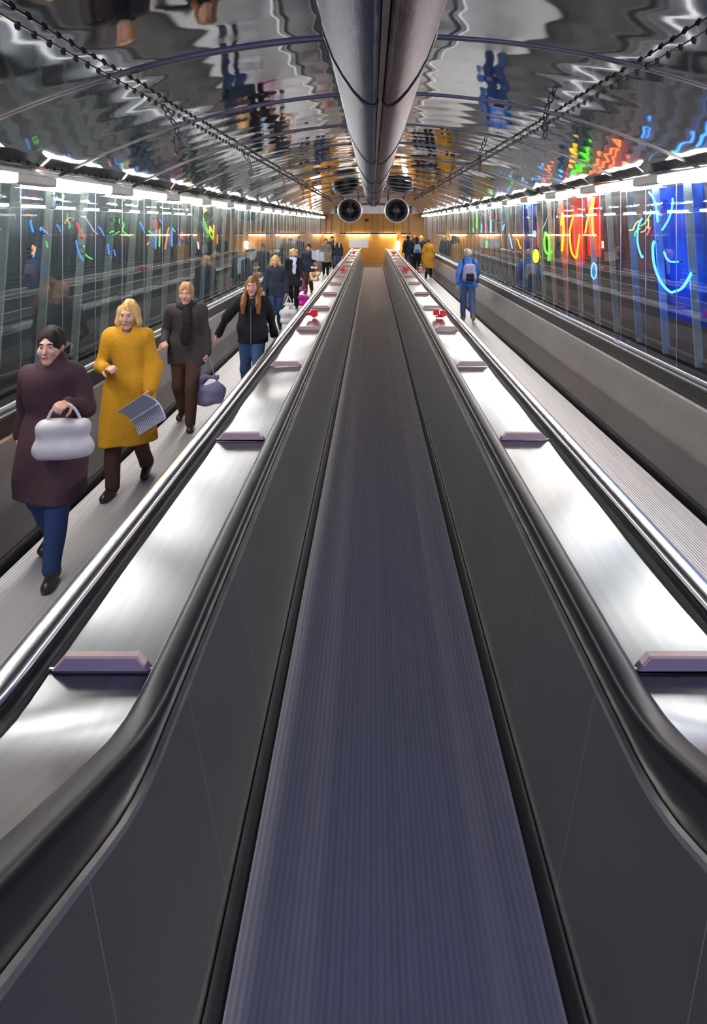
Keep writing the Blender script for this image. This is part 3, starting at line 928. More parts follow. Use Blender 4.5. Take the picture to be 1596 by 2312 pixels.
neon_thing([L5([(1160, 378), (1172, 400)]), L5([(1240, 375), (1240, 440)]), L5([(1105, 570), (1135, 548), (1165, 545)]), L5([(1185, 578), (1235, 550)])], 'green', 'four green neon dashes set round a square', LX)
neon_thing([L5([(1287, 425), (1300, 470), (1280, 530), (1310, 565), (1360, 610)])], 'green', 'bent green neon stroke right of the green square', LX, 0.016)
neon_thing([L5([(490, 50), (495, 90), (480, 145)])], 'green', 'small green neon squiggle high at the left', LX)
neon_thing([L5([(395, 70), (385, 150), (375, 235)])], 'blue', 'faint blue neon line high at the left', LX, 0.008)
neon_thing([L5([(820, 60), (815, 140)])], 'blue', 'short blue neon dash high beside a ballast box on the left', LX, 0.01)
neon_thing([L5([(1310, 70), (1312, 110), (1300, 140)])], 'green', 'green neon squiggle high over the green square', LX)
neon_thing([L6([(125, 575), (165, 650), (210, 755)])], 'blue', 'slanted blue neon stroke beside a white pane joint', LX, 0.02)
neon_thing([L6([(265, 720), (310, 745), (355, 785)])], 'green', 'slanted green neon dash beside the tall red stroke', LX, 0.014)
neon_thing([L6([(408, 505), (428, 640), (455, 820)])], 'red', 'tall red neon stroke in the middle of the left wall', LX, 0.024)
neon_thing([L6([(410, 710), (413, 880), (410, 1050)])], 'blue', 'tall blue neon stroke under the red one', LX, 0.022)
neon_thing([L6([(482, 685), (482, 850), (476, 1015)])], 'green', 'tall green neon stroke right of the tall red one', LX, 0.022)
neon_thing([L6([(480, 510), (508, 560), (538, 612)])], 'blue', 'blue neon dash above the tall green stroke', LX, 0.016)
neon_thing([L6([(650, 665), (625, 760), (605, 900), (580, 1060)])], 'orange', 'tall slanted orange neon stroke on the left wall', LX, 0.022)
neon_thing([L6([(708, 660), (703, 830), (705, 1010)])], 'blue', 'tall blue neon stroke right of the orange one', LX, 0.026)
neon_thing([L6([(718, 685), (740, 715), (760, 745)])], 'green', 'tiny green neon dash beside the tall blue stroke', LX, 0.016)
neon_thing([L6([(870, 800), (885, 755), (900, 800), (880, 840), (892, 880)])], 'red', 'red neon loop beside the lamp reflections', LX, 0.028)
neon_thing([L6([(858, 790), (845, 890), (838, 990)])], 'blue', 'thin blue neon line under the red loop', LX, 0.014)
neon_thing([L6([(798, 685), (820, 722)])], 'blue', 'tiny blue neon dash left of the red loop', LX, 0.016)
neon_thing([L6([(285, 935), (255, 985)])], 'orange', 'short orange neon dash low on the left wall', LX, 0.016)
neon_thing([L6([(1265, 490), (1290, 580), (1330, 680), (1380, 780), (1440, 878)])], 'green', 'long slanted green neon stroke far along the left wall', LX, 0.028)
neon_thing([L6([(1385, 780), (1388, 650), (1415, 720), (1448, 760), (1458, 620), (1448, 860)])], 'yellow', 'yellow neon zigzag beside the long green stroke', LX, 0.03)
neon_thing([L6([(1525, 785), (1520, 960)])], 'orange', 'upright orange neon dash farthest along the left wall', LX, 0.026)
neon_thing([L6([(1270, 270), (1320, 285), (1270, 330), (1325, 350), (1275, 390)])], 'yellow', 'yellow neon coil hanging under a strip light', LX, 0.03)
neon_thing([L6([(1255, 620), (1300, 690), (1350, 785)])], 'pale', 'pale glass stroke beside the long green stroke', LX, 0.022)

# ------------------------------------------------------------------ people: smooth bodies from a distance field
class SDF:
    def __init__(self, lo, hi, h):
        self.lo, self.h = np.array(lo, float), h
        self.n = np.ceil((np.array(hi) - self.lo) / h).astype(int) + 1
        self.f = np.full(self.n, 0.3, np.float32)

    def win(self, lo, hi):
        a = np.clip(np.floor((np.array(lo) - self.lo) / self.h).astype(int), 0, self.n - 1)
        b = np.clip(np.ceil((np.array(hi) - self.lo) / self.h).astype(int) + 1, 1, self.n)
        sl = tuple(slice(int(p), int(max(q, p + 1))) for p, q in zip(a, b))
        g = [self.lo[i] + self.h * np.arange(sl[i].start, sl[i].stop) for i in range(3)]
        X, Y, Z = np.meshgrid(*g, indexing='ij', sparse=True)
        return sl, X, Y, Z

    def put(self, sl, d, k, op):
        f = self.f[sl]
        if op == 'sub':
            d = -d
            hh = np.maximum(k - np.abs(f - d), 0) / max(k, 1e-6)
            self.f[sl] = np.maximum(f, d) + hh * hh * k * 0.25
        elif op == 'and':
            self.f[sl] = np.maximum(f, d)
        else:
            hh = np.maximum(k - np.abs(f - d), 0) / max(k, 1e-6)
            self.f[sl] = np.minimum(f, d) - hh * hh * k * 0.25

    def cap(self, a, b, ra, rb=None, k=0.03, op='add', flat=(1, 1, 1)):
        rb = ra if rb is None else rb
        a, b, fl = np.array(a, float), np.array(b, float), np.array(flat, float)
        pad = max(ra, rb) * max(fl.max(), 1) + k + 3 * self.h
        sl, X, Y, Z = self.win(np.minimum(a, b) - pad, np.maximum(a, b) + pad)
        c = (a + b) / 2
        a2, b2 = (a - c) / fl, (b - c) / fl
        X, Y, Z = (X - c[0]) / fl[0] - a2[0], (Y - c[1]) / fl[1] - a2[1], (Z - c[2]) / fl[2] - a2[2]
        d = b2 - a2
        L = max(float(d @ d), 1e-9)
        t = np.clip((X * d[0] + Y * d[1] + Z * d[2]) / L, 0, 1)
        dist = np.sqrt((X - t * d[0]) ** 2 + (Y - t * d[1]) ** 2 + (Z - t * d[2]) ** 2) - (ra + (rb - ra) * t)
        self.put(sl, (dist * fl.min()).astype(np.float32), k, op)
        return self

    def ell(self, c, r, k=0.03, op='add'):
        r = np.array(r, float)
        m = float(r.min())
        return self.cap(c, c, m, m, k, op, r / m)

    def poly(self, P, R, k=0.03, flat=(1, 1, 1)):
        for i in range(len(P) - 1):
            self.cap(P[i], P[i + 1], R[i], R[i + 1], k, 'add', flat)
        return self

    def plane(self, p, n):       # keep the side the normal points away from
        n = np.array(n, float)
        n /= np.linalg.norm(n)
        g = [self.lo[i] + self.h * np.arange(self.n[i]) for i in range(3)]
        X, Y, Z = np.meshgrid(*g, indexing='ij', sparse=True)
        d = (X - p[0]) * n[0] + (Y - p[1]) * n[1] + (Z - p[2]) * n[2]
        self.f = np.maximum(self.f, d.astype(np.float32))
        return self

    def ripple(self, amp, seed, fx=22, fy=22, fz=14):
        r = random.Random(seed)
        g = [self.lo[i] + self.h * np.arange(self.n[i]) for i in range(3)]
        X, Y, Z = np.meshgrid(*g, indexing='ij', sparse=True)
        w = 0
        for _ in range(4):
            a, b, c, p = (r.uniform(-1, 1) * fx, r.uniform(-1, 1) * fy, r.uniform(0.4, 1.2) * fz, r.uniform(0, 6))
            w = w + np.sin(a * X + b * Y + c * Z + p)
        self.f = (self.f + amp * 0.5 * w).astype(np.float32)
        return self

    def mesh(self):              # surface nets
        f = self.f.copy()
        for ax in range(3):
            for e in (0, -1):
                ix = [slice(None)] * 3
                ix[ax] = e
                f[tuple(ix)] = np.maximum(f[tuple(ix)], 0.01)
        ins = f < 0
        n = np.array(f.shape) - 1
        cnt = np.zeros(n, np.int32)
        acc = np.zeros(tuple(n) + (3,), np.float32)
        sh = lambda A, o: A[o[0]:o[0] + n[0], o[1]:o[1] + n[1], o[2]:o[2] + n[2]]
        for ax in range(3):
            others = [i for i in range(3) if i != ax]
            for u in (0, 1):
                for w in (0, 1):
                    o0 = [0, 0, 0]
                    o0[others[0]], o0[others[1]] = u, w
                    o1 = list(o0)
                    o1[ax] = 1
                    A, B = sh(f, o0), sh(f, o1)
                    cr = (A < 0) != (B < 0)
                    t = np.where(cr, A / np.where(cr, A - B, 1), 0)
                    cnt += cr
                    for q in range(3):
                        acc[..., q] += np.where(cr, t if q == ax else o0[q], 0)
        act = cnt > 0
        idx = np.full(n, -1, np.int64)
        cells = np.argwhere(act)
        idx[act] = np.arange(len(cells))
        v = (acc[act] / cnt[act][:, None] + cells) * self.h + self.lo
        faces = []
        for ax in range(3):
            o = [i for i in range(3) if i != ax]
            A = [slice(1, -1)] * 3
            B = [slice(1, -1)] * 3
            A[ax], B[ax] = slice(0, -1), slice(1, None)
            a, b = ins[tuple(A)], ins[tuple(B)]
            e = np.argwhere(a != b)
            if not len(e):
                continue
            flip = a[tuple(e.T)]
            base = e.copy()
            base[:, o[0]] += 1
            base[:, o[1]] += 1
            q = []
            for du, dv in ((0, 0), (1, 0), (1, 1), (0, 1)):
                c = base.copy()
                c[:, o[0]] -= du
                c[:, o[1]] -= dv
                q.append(idx[tuple(c.T)])
            q = np.stack(q, 1)
            rev = flip if ax != 1 else ~flip
            q[rev] = q[rev][:, ::-1]
            faces.append(q)
        return v, (np.concatenate(faces) if faces else np.zeros((0, 4), int))

    def build(self, name, m, parent):
        v, f = self.mesh()
        me = bpy.data.meshes.new(name)
        me.vertices.add(len(v))
        me.vertices.foreach_set('co', v.astype(np.float32).ravel())
        me.loops.add(f.size)
        me.loops.foreach_set('vertex_index', f.astype(np.int32).ravel())
        me.polygons.add(len(f))
        me.polygons.foreach_set('loop_start', np.arange(0, f.size, 4, dtype=np.int32))
        me.update(calc_edges=True)
        me.materials.append(m)
        me.shade_smooth()
        return link(bpy.data.objects.new(name, me), parent)


def cloth(name, col, rough=0.85, var=0.10):
    return mat(name, col, rough, var=var, scale=60, bump=0.3, bscale=160, spec=0.25)


SKIN = mat('skin', (0.50, 0.26, 0.18), 0.5, var=0.06)
EYEW = mat('eye_white', (0.38, 0.34, 0.31), 0.3)
IRIS = mat('dark_iris', (0.03, 0.02, 0.015), 0.2)
LIPS = mat('lips', (0.36, 0.10, 0.09), 0.4)
V = lambda *a: np.array(a, float)


def hand_sdf(S, wr, d, nrm, curl, thumb_side, k=0.007):
    """palm, four unequal bent fingers and a thumb leaving the side of the palm"""
    d = d / np.linalg.norm(d)
    nrm = nrm - d * (nrm @ d)
    nrm /= np.linalg.norm(nrm)
    w = np.cross(d, nrm) * thumb_side
    for q in (-0.024, -0.008, 0.008, 0.024):
        S.cap(wr - d * 0.01 + w * q * 0.6, wr + d * 0.075 + w * q, 0.016, 0.0125, 0.012)
    tip = None
    for i, (q, L) in enumerate(((0.030, 0.066), (0.010, 0.076), (-0.010, 0.071), (-0.029, 0.055))):
        p = wr + d * 0.082 + w * q
        for sg in range(3):
            a = curl * (0.5 + sg)
            dd = d * math.cos(a) + nrm * math.sin(a)
            p2 = p + dd * L * (0.45, 0.32, 0.26)[sg]
            S.cap(p, p2, 0.0098 - sg * 0.0008, 0.0092 - sg * 0.0009, k)
            p = p2
    p = wr + d * 0.018 + w * 0.026
    for sg, L in enumerate((0.038, 0.030, 0.024)):
        dd = d * (0.70 + 0.1 * sg) + w * (0.72 - 0.32 * sg) + nrm * (0.25 + 0.45 * curl * sg)
        dd /= np.linalg.norm(dd)
        p2 = p + dd * L
        S.cap(p, p2, 0.0135 - sg * 0.0015, 0.0118 - sg * 0.0015, k)
        p = p2


def person(name_label, loc, rz=0.0, H=1.55, vox=0.012, stride=0.25, lead=1, arms=None, top=None, top_hem=0.78, skirt=0.0, legs=None, shoes=None,
           hair=None, hairstyle='bob', face=True, tilt=0.0, turn=0.0, hold=(0.9, 0.9), collar=True, scarf=None, cuff=1.0, hat=None, closure=None, group=None, lean=0.0, seed=1):
    e = empty('person', loc, rz, name_label, 'person', group, s=H / 1.65)
    lo, hi = (-0.62, -0.62, -0.01), (0.62, 0.62, 1.74)
    ly = lambda z: -lean * max(z - 0.9, 0)            # forward lean of the trunk
    hipz = 0.88 - abs(stride) * 0.09
    hip = {s: V(s * 0.085, 0, hipz) for s in (-1, 1)}
    kne, ank, toe = {}, {}, {}
    for s in (-1, 1):
        fo = -stride if s == lead else stride         # negative y = forwards
        lift_h = 0.0 if fo <= 0 else 0.045
        ank[s] = V(s * 0.085, fo * 0.95 + 0.02, 0.075 + lift_h)
        kne[s] = V(s * 0.088, fo * 0.40 - 0.045 - (0.05 if fo > 0 else 0.0), 0.46)
        toe[s] = ank[s] + V(s * 0.02, -0.135, -0.045 - (0.03 if fo > 0 else 0.0))
    sh = {s: V(s * 0.168, 0.005 + ly(1.35), 1.345) for s in (-1, 1)}
    arms = arms or {}
    elb, wri, hdir = {}, {}, {}
    for s in (-1, 1):
        up, fo, hd = arms.get(s, ((0.06, 0.03, -0.27), (0.02, -0.08, -0.23), None))
        elb[s] = sh[s] + V(s * up[0], up[1], up[2])
        wri[s] = elb[s] + V(s * fo[0], fo[1], fo[2])
        dv = wri[s] - elb[s]
        hdir[s] = dv / np.linalg.norm(dv) if hd is None else V(s * hd[0], hd[1], hd[2])
    hc = V(0, -0.015 + ly(1.53) - 0.3 * lean * 0.1, 1.535)
    neck = V(0, 0.012 + ly(1.4), 1.40)

    # --- body: one continuous surface
    S = SDF(lo, hi, vox)
    S.cap(V(-0.07, ly(0.95), 0.93), V(0.07, ly(0.95), 0.93), 0.095, 0.095, 0.05, flat=(1, 0.85, 1))
    S.cap(V(0, ly(1.0), 0.98), V(0, ly(1.25), 1.25), 0.105, 0.12, 0.06, flat=(1.1, 0.8, 1))
    S.cap(V(-0.12, ly(1.33), 1.335), V(0.12, ly(1.33), 1.335), 0.06, 0.06, 0.06)
    for s in (-1, 1):
        S.poly([hip[s], kne[s], ank[s]], [0.078, 0.05, 0.036], 0.04)
        S.cap(ank[s] - V(0, -0.03, 0.03), toe[s] + V(0, 0.03, 0.005), 0.032, 0.026, 0.02)
        S.poly([sh[s], elb[s], wri[s]], [0.043, 0.034, 0.024], 0.03)
        nrm = V(-s, -0.25, 0.1) if abs(hdir[s][2]) > 0.5 else V(-s * 0.5, 0.1, -1.0)
        hand_sdf(S, wri[s], hdir[s], nrm, hold[0 if s < 0 else 1], 1 if (np.cross(hdir[s], nrm) @ V(0, -1, 0.4)) > 0 else -1)
    S.cap(neck - V(0, 0, 0.06), hc + V(0, 0.015, -0.05), 0.055, 0.05, 0.03)
    ct, stn = math.cos(turn), math.sin(turn)
    T = lambda x, y, z: hc + V(x * ct - y * stn, x * stn + y * ct + z * math.sin(tilt) * -0.0, z) + V(0, -tilt * z, tilt * y)
    S.ell(T(0, 0.012, 0.022), (0.073, 0.092, 0.098), 0.02)
    S.ell(T(0, -0.03, -0.04), (0.058, 0.062, 0.082), 0.03)
    S.ell(T(0, -0.072, -0.105), (0.024, 0.02, 0.018), 0.03)
    S.cap(T(0, -0.09, 0.005), T(0, -0.106, -0.032), 0.009, 0.0135, 0.012)
    S.cap(T(-0.035, -0.078, 0.026), T(0.035, -0.078, 0.026), 0.010, 0.010, 0.015)
    for s in (-1, 1):
        S.ell(T(s * 0.03, -0.098, 0.006), (0.017, 0.014, 0.012), 0.012, 'sub')
        S.ell(T(s * 0.042, -0.068, -0.03), (0.02, 0.02, 0.02), 0.025)
        S.ell(T(s * 0.074, 0.012, -0.012), (0.011, 0.021, 0.032), 0.01)
    S.cap(T(-0.016, -0.089, -0.064), T(0.016, -0.089, -0.064), 0.008, 0.008, 0.01)
    S.build('body', SKIN, e)
    if face:
        for s in (-1, 1):
            c = T(s * 0.03, -0.0765, 0.004)
            ey = MB().lathe([(0.0, -0.0115), (0.008, -0.008), (0.0105, 0.0), (0.008, 0.008), (0.0, 0.0115)], c, n=12, cap=False).build('eye', EYEW, e)
            MB().lathe([(0.0, -0.0155), (0.005, -0.0145), (0.0055, -0.008)], c, n=10, cap=False).build('iris', IRIS, ey)
            if hair:
                MB().tube([T(s * 0.014, -0.094, 0.026), T(s * 0.03, -0.093, 0.031), T(s * 0.046, -0.082, 0.026)], [0.003, 0.004, 0.002], 6).build('eyebrow', hair, e)
        MB().tube([T(-0.022, -0.089, -0.063), T(-0.008, -0.0985, -0.061), T(0.008, -0.0985, -0.061), T(0.022, -0.089, -0.063)], [0.003, 0.006, 0.006, 0.003], 8).build('lips', LIPS, e)

    # --- trousers
    if legs is not None:
        S = SDF((-0.4, -0.62, -0.01), (0.4, 0.62, 1.1), vox)
        S.cap(V(-0.08, ly(0.94), 0.94), V(0.08, ly(0.94), 0.94), 0.112, 0.112, 0.05, flat=(1, 0.9, 1))
        for s in (-1, 1):
            dn = ank[s] - kne[s]
            S.poly([hip[s], kne[s], ank[s] - dn * 0.02], [0.098, 0.07, 0.062], 0.035)
            S.plane(ank[s] + V(0, 0, -0.052), V(0, 0, -1)) if s > 5 else None
        S.ripple(0.006, seed + 3)
        S.plane((0, 0, 0.03), (0, 0, -1))
        S.build('trousers', legs, e)
    # --- shoes
    for s in (-1, 1):
        S = SDF((-0.3, -0.62, -0.01), (0.35, 0.62, 0.3), max(vox * 0.8, 0.008))
        S.cap(ank[s] + V(0, 0.035, -0.03), toe[s], 0.045, 0.038, 0.03)
        S.cap(ank[s] + V(0, 0.01, 0.0), ank[s] + V(0, 0.01, 0.035), 0.045, 0.042, 0.03)
        S.plane((0, 0, 0.003), (0, 0, -1))
        S.build('shoe', shoes, e)
    # --- coat or jacket
    if top is not None:
        S = SDF((-0.62, -0.62, 0.25), (0.62, 0.62, 1.5), vox)
        S.cap(V(0, ly(1.0), 1.0), V(0, ly(1.27), 1.27), 0.135, 0.15, 0.06, flat=(1.15, 0.82, 1))
        S.cap(V(-0.13, ly(1.34), 1.325), V(0.13, ly(1.34), 1.325), 0.078, 0.078, 0.06)
        zl = top_hem - 0.05
        S.cap(V(-0.085, ly(0.95), 0.96), V(-0.095, 0, min(zl, 0.9)), 0.115, 0.12 + skirt, 0.06, flat=(1, 1.0, 1))
        S.cap(V(0.085, ly(0.95), 0.96), V(0.095, 0, min(zl, 0.9)), 0.115, 0.12 + skirt, 0.06, flat=(1, 1.0, 1))
        if top_hem < 0.7:
            S.cap(V(0, 0, 0.9), V(0, -0.02, zl), 0.14, 0.17 + skirt, 0.06, flat=(1.25, 1.0, 1))
            for s in (-1, 1):
                S.cap(hip[s], kne[s] + (ank[s] - kne[s]) * 0.12, 0.118, 0.118, 0.08)
        S.f = np.maximum(S.f, -9)
        gz = S.lo[2] + S.h * np.arange(S.n[2])
        S.f = np.maximum(S.f, (top_hem - gz)[None, None, :].astype(np.float32))
        gx = S.lo[0] + S.h * np.arange(S.n[0])
        for s in (-1, 1):
            end = elb[s] + (wri[s] - elb[s]) * cuff
            S.poly([sh[s] + V(-s * 0.01, 0, -0.005), elb[s], end], [0.074, 0.06, 0.050], 0.035)
        if collar:
            S.cap(neck + V(-0.03, -0.02, 0.0), neck + V(0.03, -0.02, 0.0), 0.066, 0.066, 0.03)
            S.cap(neck + V(0, 0.01, -0.02), neck + V(0, 0.012, 0.035), 0.072, 0.076, 0.03)
            S.cap(neck + V(0, -0.05, 0.0), neck + V(0, -0.10, 0.08), 0.032, 0.04, 0.01, 'sub')
        S.ripple(0.009, seed + 11)
        jk = S.build('coat' if top_hem < 0.7 else 'jacket', top, e)
        if closure is not None:
            MB().tube([V(0.0, -0.155 + ly(1.3), 1.30), V(0, -0.145 + ly(1.1), 1.12), V(0, -0.15, max(top_hem, 0.8))], 0.006, 6).build('zip', closure, jk)
    # --- hair
    if hair is not None:
        S = SDF((-0.3, -0.3, 0.9), (0.3, 0.35, 1.75), min(vox, 0.010))
        S.ell(T(0, 0.02, 0.032), (0.086, 0.104, 0.107), 0.01)
        if hairstyle in ('bob', 'long', 'curly'):
            for s in (-1, 1):
                a = T(s * 0.068, 0.005, 0.04)
                b = T(s * 0.08, 0.0, -0.06)
                S.poly([a, b], [0.034, 0.034], 0.03)
                if hairstyle == 'bob':
                    S.cap(b, T(s * 0.078, 0.01, -0.105), 0.034, 0.026, 0.03)
                if hairstyle == 'curly':
                    for q in range(7):
                        r = random.Random(seed * 31 + q + s)
                        S.ell(T(s * (0.06 + 0.035 * r.random()), r.uniform(-0.03, 0.08), r.uniform(-0.09, 0.09)), (0.032, 0.032, 0.03), 0.02)
                if hairstyle == 'long':
                    c = V(s * 0.09, -0.09 + ly(1.4), 1.385)
                    S.poly([b, c, V(s * 0.098, -0.14 + ly(1.3), 1.31), V(s * 0.098, -0.155 + ly(1.2), 1.21)], [0.034, 0.036, 0.034, 0.024], 0.03)
            S.cap(T(0, 0.06, 0.0), T(0, 0.075, -0.12), 0.075, 0.06, 0.04, flat=(1.15, 0.8, 1))
            if hairstyle == 'long':
                S.cap(T(0, 0.075, -0.1), V(0, 0.10 + ly(1.2), 1.24), 0.07, 0.05, 0.04, flat=(1.2, 0.7, 1))
        S.ell(T(0, -0.105, -0.045), (0.058, 0.070, 0.102), 0.015, 'sub')
        if hairstyle == 'short':
            S.plane(T(0, 0.0, -0.07), (0, 0, -1))
        S.ripple(0.006, seed, 90, 90, 10)
        S.build('hair', hair, e)
    if scarf is not None:
        S = SDF((-0.3, -0.4, 0.8), (0.3, 0.3, 1.6), min(vox, 0.012))
        ring = [V(0.085 * math.cos(a), 0.0 + ly(1.4) + 0.075 * math.sin(a), 1.40 + 0.015 * math.sin(a)) for a in [2 * PI * i / 10 for i in range(11)]]
        S.poly(ring, [0.036] * 11, 0.02)
        S.poly([V(0.03, -0.10 + ly(1.38), 1.38), V(0.035, -0.165 + ly(1.2), 1.22), V(0.02, -0.165 + ly(1.0), 1.0)], [0.045, 0.04, 0.045], 0.02, (1.2, 0.7, 1))
        S.ripple(0.006, seed + 5, 40, 40, 30)
        S.build('scarf', scarf, e)
    if hat is not None:
        S = SDF((-0.2, -0.25, 1.4), (0.2, 0.25, 1.78), min(vox, 0.012))
        S.ell(T(0, 0.015, 0.05), (0.098, 0.115, 0.10), 0.02)
        S.ell(T(0, -0.115, -0.05), (0.066, 0.075, 0.095), 0.01, 'sub')
        S.build('hat', hat, e)
    k = H / 1.65
    rot = Matrix.Rotation(rz, 3, 'Z')
    wl = lambda p: Vector(loc) + rot @ (Vector(p) * k)
    grip = {s: wl(wri[s] + hdir[s] * 0.085) for s in (-1, 1)}
    return e, grip


def bag(label, grip, size, m, rz=0.0, name='shopping_bag', seed=1, hand_gap=0.14, cat='bag', group=None, vox=0.011):
    """soft carrier bag hanging from the hand by two loops"""
    w, d, h = size
    e = empty(name, grip, rz, label, cat, group)
    S = SDF((-w * 0.75, -d * 1.2, -h - hand_gap - 0.06), (w * 0.75, d * 1.2, 0.04), vox)
    zt, zb = -hand_gap, -hand_gap - h
    rr = d * 0.46
    S.cap(V(-w * 0.36, 0, zb + rr), V(w * 0.36, 0, zb + rr), rr, rr, 0.05)
    S.cap(V(-w * 0.38, 0, zb + h * 0.5), V(w * 0.38, 0, zb + h * 0.5), rr * 1.0, rr * 1.0, 0.08)
    S.cap(V(-w * 0.30, 0, zt - rr * 0.5), V(w * 0.30, 0, zt - rr * 0.5), rr * 0.5, rr * 0.5, 0.10)
    S.ripple(0.012, seed, 34, 34, 26)
    S.build('bag_body', m, e)
    for q in (-1, 1):
        MB().tube(smooth([(-w * 0.22, q * 0.02, zt - 0.03), (-w * 0.12, q * 0.015, zt + hand_gap * 0.5), (0, q * 0.008, 0.004), (w * 0.12, q * 0.015, zt + hand_gap * 0.5), (w * 0.22, q * 0.02, zt - 0.03)], 4), 0.007, 6).build('handle', m, e)
    return e


def backpack(label, loc, rz, m, m2, seed=1, k=1.0):
    """wearer faces local -y; the sack lies behind the shoulders"""
    e = empty('backpack', loc, rz, label, 'backpack', s=k)
    S = SDF((-0.25, 0.0, 0.8), (0.25, 0.45, 1.45), 0.013)
    S.cap(V(-0.07, 0.235, 1.02), V(-0.06, 0.225, 1.25), 0.10, 0.08, 0.05)
    S.cap(V(0.07, 0.235, 1.02), V(0.06, 0.225, 1.25), 0.10, 0.08, 0.05)
    S.ripple(0.006, seed)
    S.plane((0, 0.145, 1), (0, -1, 0))
    S.build('sack', m, e)
    S = SDF((-0.2, 0.2, 0.85), (0.2, 0.5, 1.3), 0.013)
    S.cap(V(-0.05, 0.315, 1.0), V(0.05, 0.315, 1.0), 0.05, 0.05, 0.03)
    S.cap(V(-0.05, 0.315, 1.08), V(0.05, 0.315, 1.08), 0.045, 0.045, 0.03)
    S.build('front_pocket', m2, e)
    for s in (-1, 1):
        MB().tube(smooth([(s * 0.11, 0.17, 1.30), (s * 0.115, 0.06, 1.425), (s * 0.12, -0.08, 1.37), (s * 0.14, -0.12, 1.2), (s * 0.165, 0.02, 1.05), (s * 0.12, 0.18, 0.98)], 4), 0.013, 6).build('strap', m2, e)
    return e


def newspaper(label, loc, rot, m, w=0.30, h=0.40):
    e = empty('newspaper', loc, 0, label, 'newspaper')
    e.rotation_euler = rot
    v, f = [], []
    n = 8
    for z in (0.0, -0.012):
        for j in range(2):
            for i in range(n + 1):
                u = i / n - 0.5
                v.append((u * w, 0.05 * math.cos(u * 3.1) - 0.05 + z, (j - 0.5) * h))
    q = n + 1
    for i in range(n):
        f += [(i, i + 1, q + i + 1, q + i), (2 * q + i + 1, 2 * q + i, 3 * q + i, 3 * q + i + 1),
              (i, 2 * q + i, 2 * q + i + 1, i + 1), (q + i, q + i + 1, 3 * q + i + 1, 3 * q + i)]
    f += [(0, q, 3 * q, 2 * q), (n, 2 * q + n, 3 * q + n, q + n)]
    MB().add(v, f).build('sheets', m, e)
    MB().box((0, -0.02, 0), (0.006, 0.03, h)).build('fold', M['white'], e)
    return e


C = {'mustard': cloth('mustard_wool', (0.50, 0.24, 0.012)), 'maroon': cloth('dark_maroon_wool', (0.055, 0.026, 0.03)),
     'black': cloth('black_cloth', (0.012, 0.012, 0.014)), 'charcoal': cloth('charcoal_brown_cloth', (0.045, 0.035, 0.036)),
     'navy': cloth('navy_cloth', (0.022, 0.03, 0.05)), 'denim': cloth('blue_denim', (0.06, 0.10, 0.22)), 'ddenim': cloth('dark_blue_denim', (0.03, 0.055, 0.13)),
     'olive': cloth('grey_olive_tweed', (0.16, 0.145, 0.115)), 'scarf': cloth('pale_blue_wool', (0.45, 0.55, 0.72)),
     'blue': cloth('bright_blue_nylon', (0.035, 0.12, 0.42), 0.6), 'brown': cloth('dark_brown_cloth', (0.07, 0.035, 0.025)),
     'gold': cloth('ochre_coat_wool', (0.36, 0.18, 0.015)), 'yellow': cloth('yellow_knit', (0.75, 0.50, 0.06)), 'lilac': cloth('grey_lilac_canvas', (0.23, 0.22, 0.34)),
     'grey': cloth('grey_canvas', (0.25, 0.25, 0.25)), 'rblue': cloth('royal_blue_nylon', (0.03, 0.12, 0.5))}
HR = {'blond': mat('blond_hair', (0.48, 0.30, 0.10), 0.45, var=0.35, scale=60, stretch=(1, 1, 0.15), spec=0.15),
      'auburn': mat('auburn_hair', (0.20, 0.085, 0.03), 0.45, var=0.4, scale=60, stretch=(1, 1, 0.12), spec=0.15),
      'sandy': mat('sandy_hair', (0.36, 0.19, 0.09), 0.5, var=0.35, scale=60, stretch=(1, 1, 0.2), spec=0.15),
      'dark': mat('dark_hair', (0.02, 0.014, 0.011), 0.65, var=0.4, scale=60, stretch=(1, 1, 0.2), spec=0.15),
      'brownh': mat('brown_hair', (0.10, 0.045, 0.02), 0.45, var=0.4, scale=60, stretch=(1, 1, 0.2), spec=0.15),
      'greyh': mat('grey_hair', (0.32, 0.29, 0.26), 0.5, var=0.3, scale=60, stretch=(1, 1, 0.2), spec=0.15)}
SH = {'dark': mat('dark_leather', (0.02, 0.018, 0.017), 0.35), 'brown': mat('brown_leather', (0.22, 0.10, 0.03), 0.4)}
PL = {'white': mat('white_plastic', (0.75, 0.76, 0.80), 0.35), 'magenta': mat('magenta_plastic', (0.62, 0.012, 0.38), 0.35),
      'pink': mat('pink_plastic', (0.70, 0.34, 0.45), 0.4), 'cream': mat('cream_leather', (0.50, 0.46, 0.43), 0.45),
      'smoke': mat('smoky_plastic', (0.2, 0.22, 0.26), 0.3)}
# patterned carrier bag: orange and dark red blotches on white
pm, nt, bb, new, ln = nodes('patterned_plastic')
tc = new('ShaderNodeTexCoord'); nn = new('ShaderNodeTexVoronoi'); nn.inputs['Scale'].default_value = 9
rp = new('ShaderNodeValToRGB'); rp.color_ramp.interpolation = 'CONSTANT'
els = rp.color_ramp.elements
els[0].position, els[0].color = 0.0, (0.25, 0.02, 0.03, 1)
els[1].position, els[1].color = 0.22, (0.78, 0.25, 0.015, 1)
e3 = els.new(0.52); e3.color = (0.78, 0.75, 0.75, 1)
ln(tc.outputs['Object'], nn.inputs[0]); ln(nn.outputs['Distance'], rp.inputs[0]); ln(rp.outputs[0], bb.inputs['Base Color'])
bb.inputs['Roughness'].default_value = 0.35
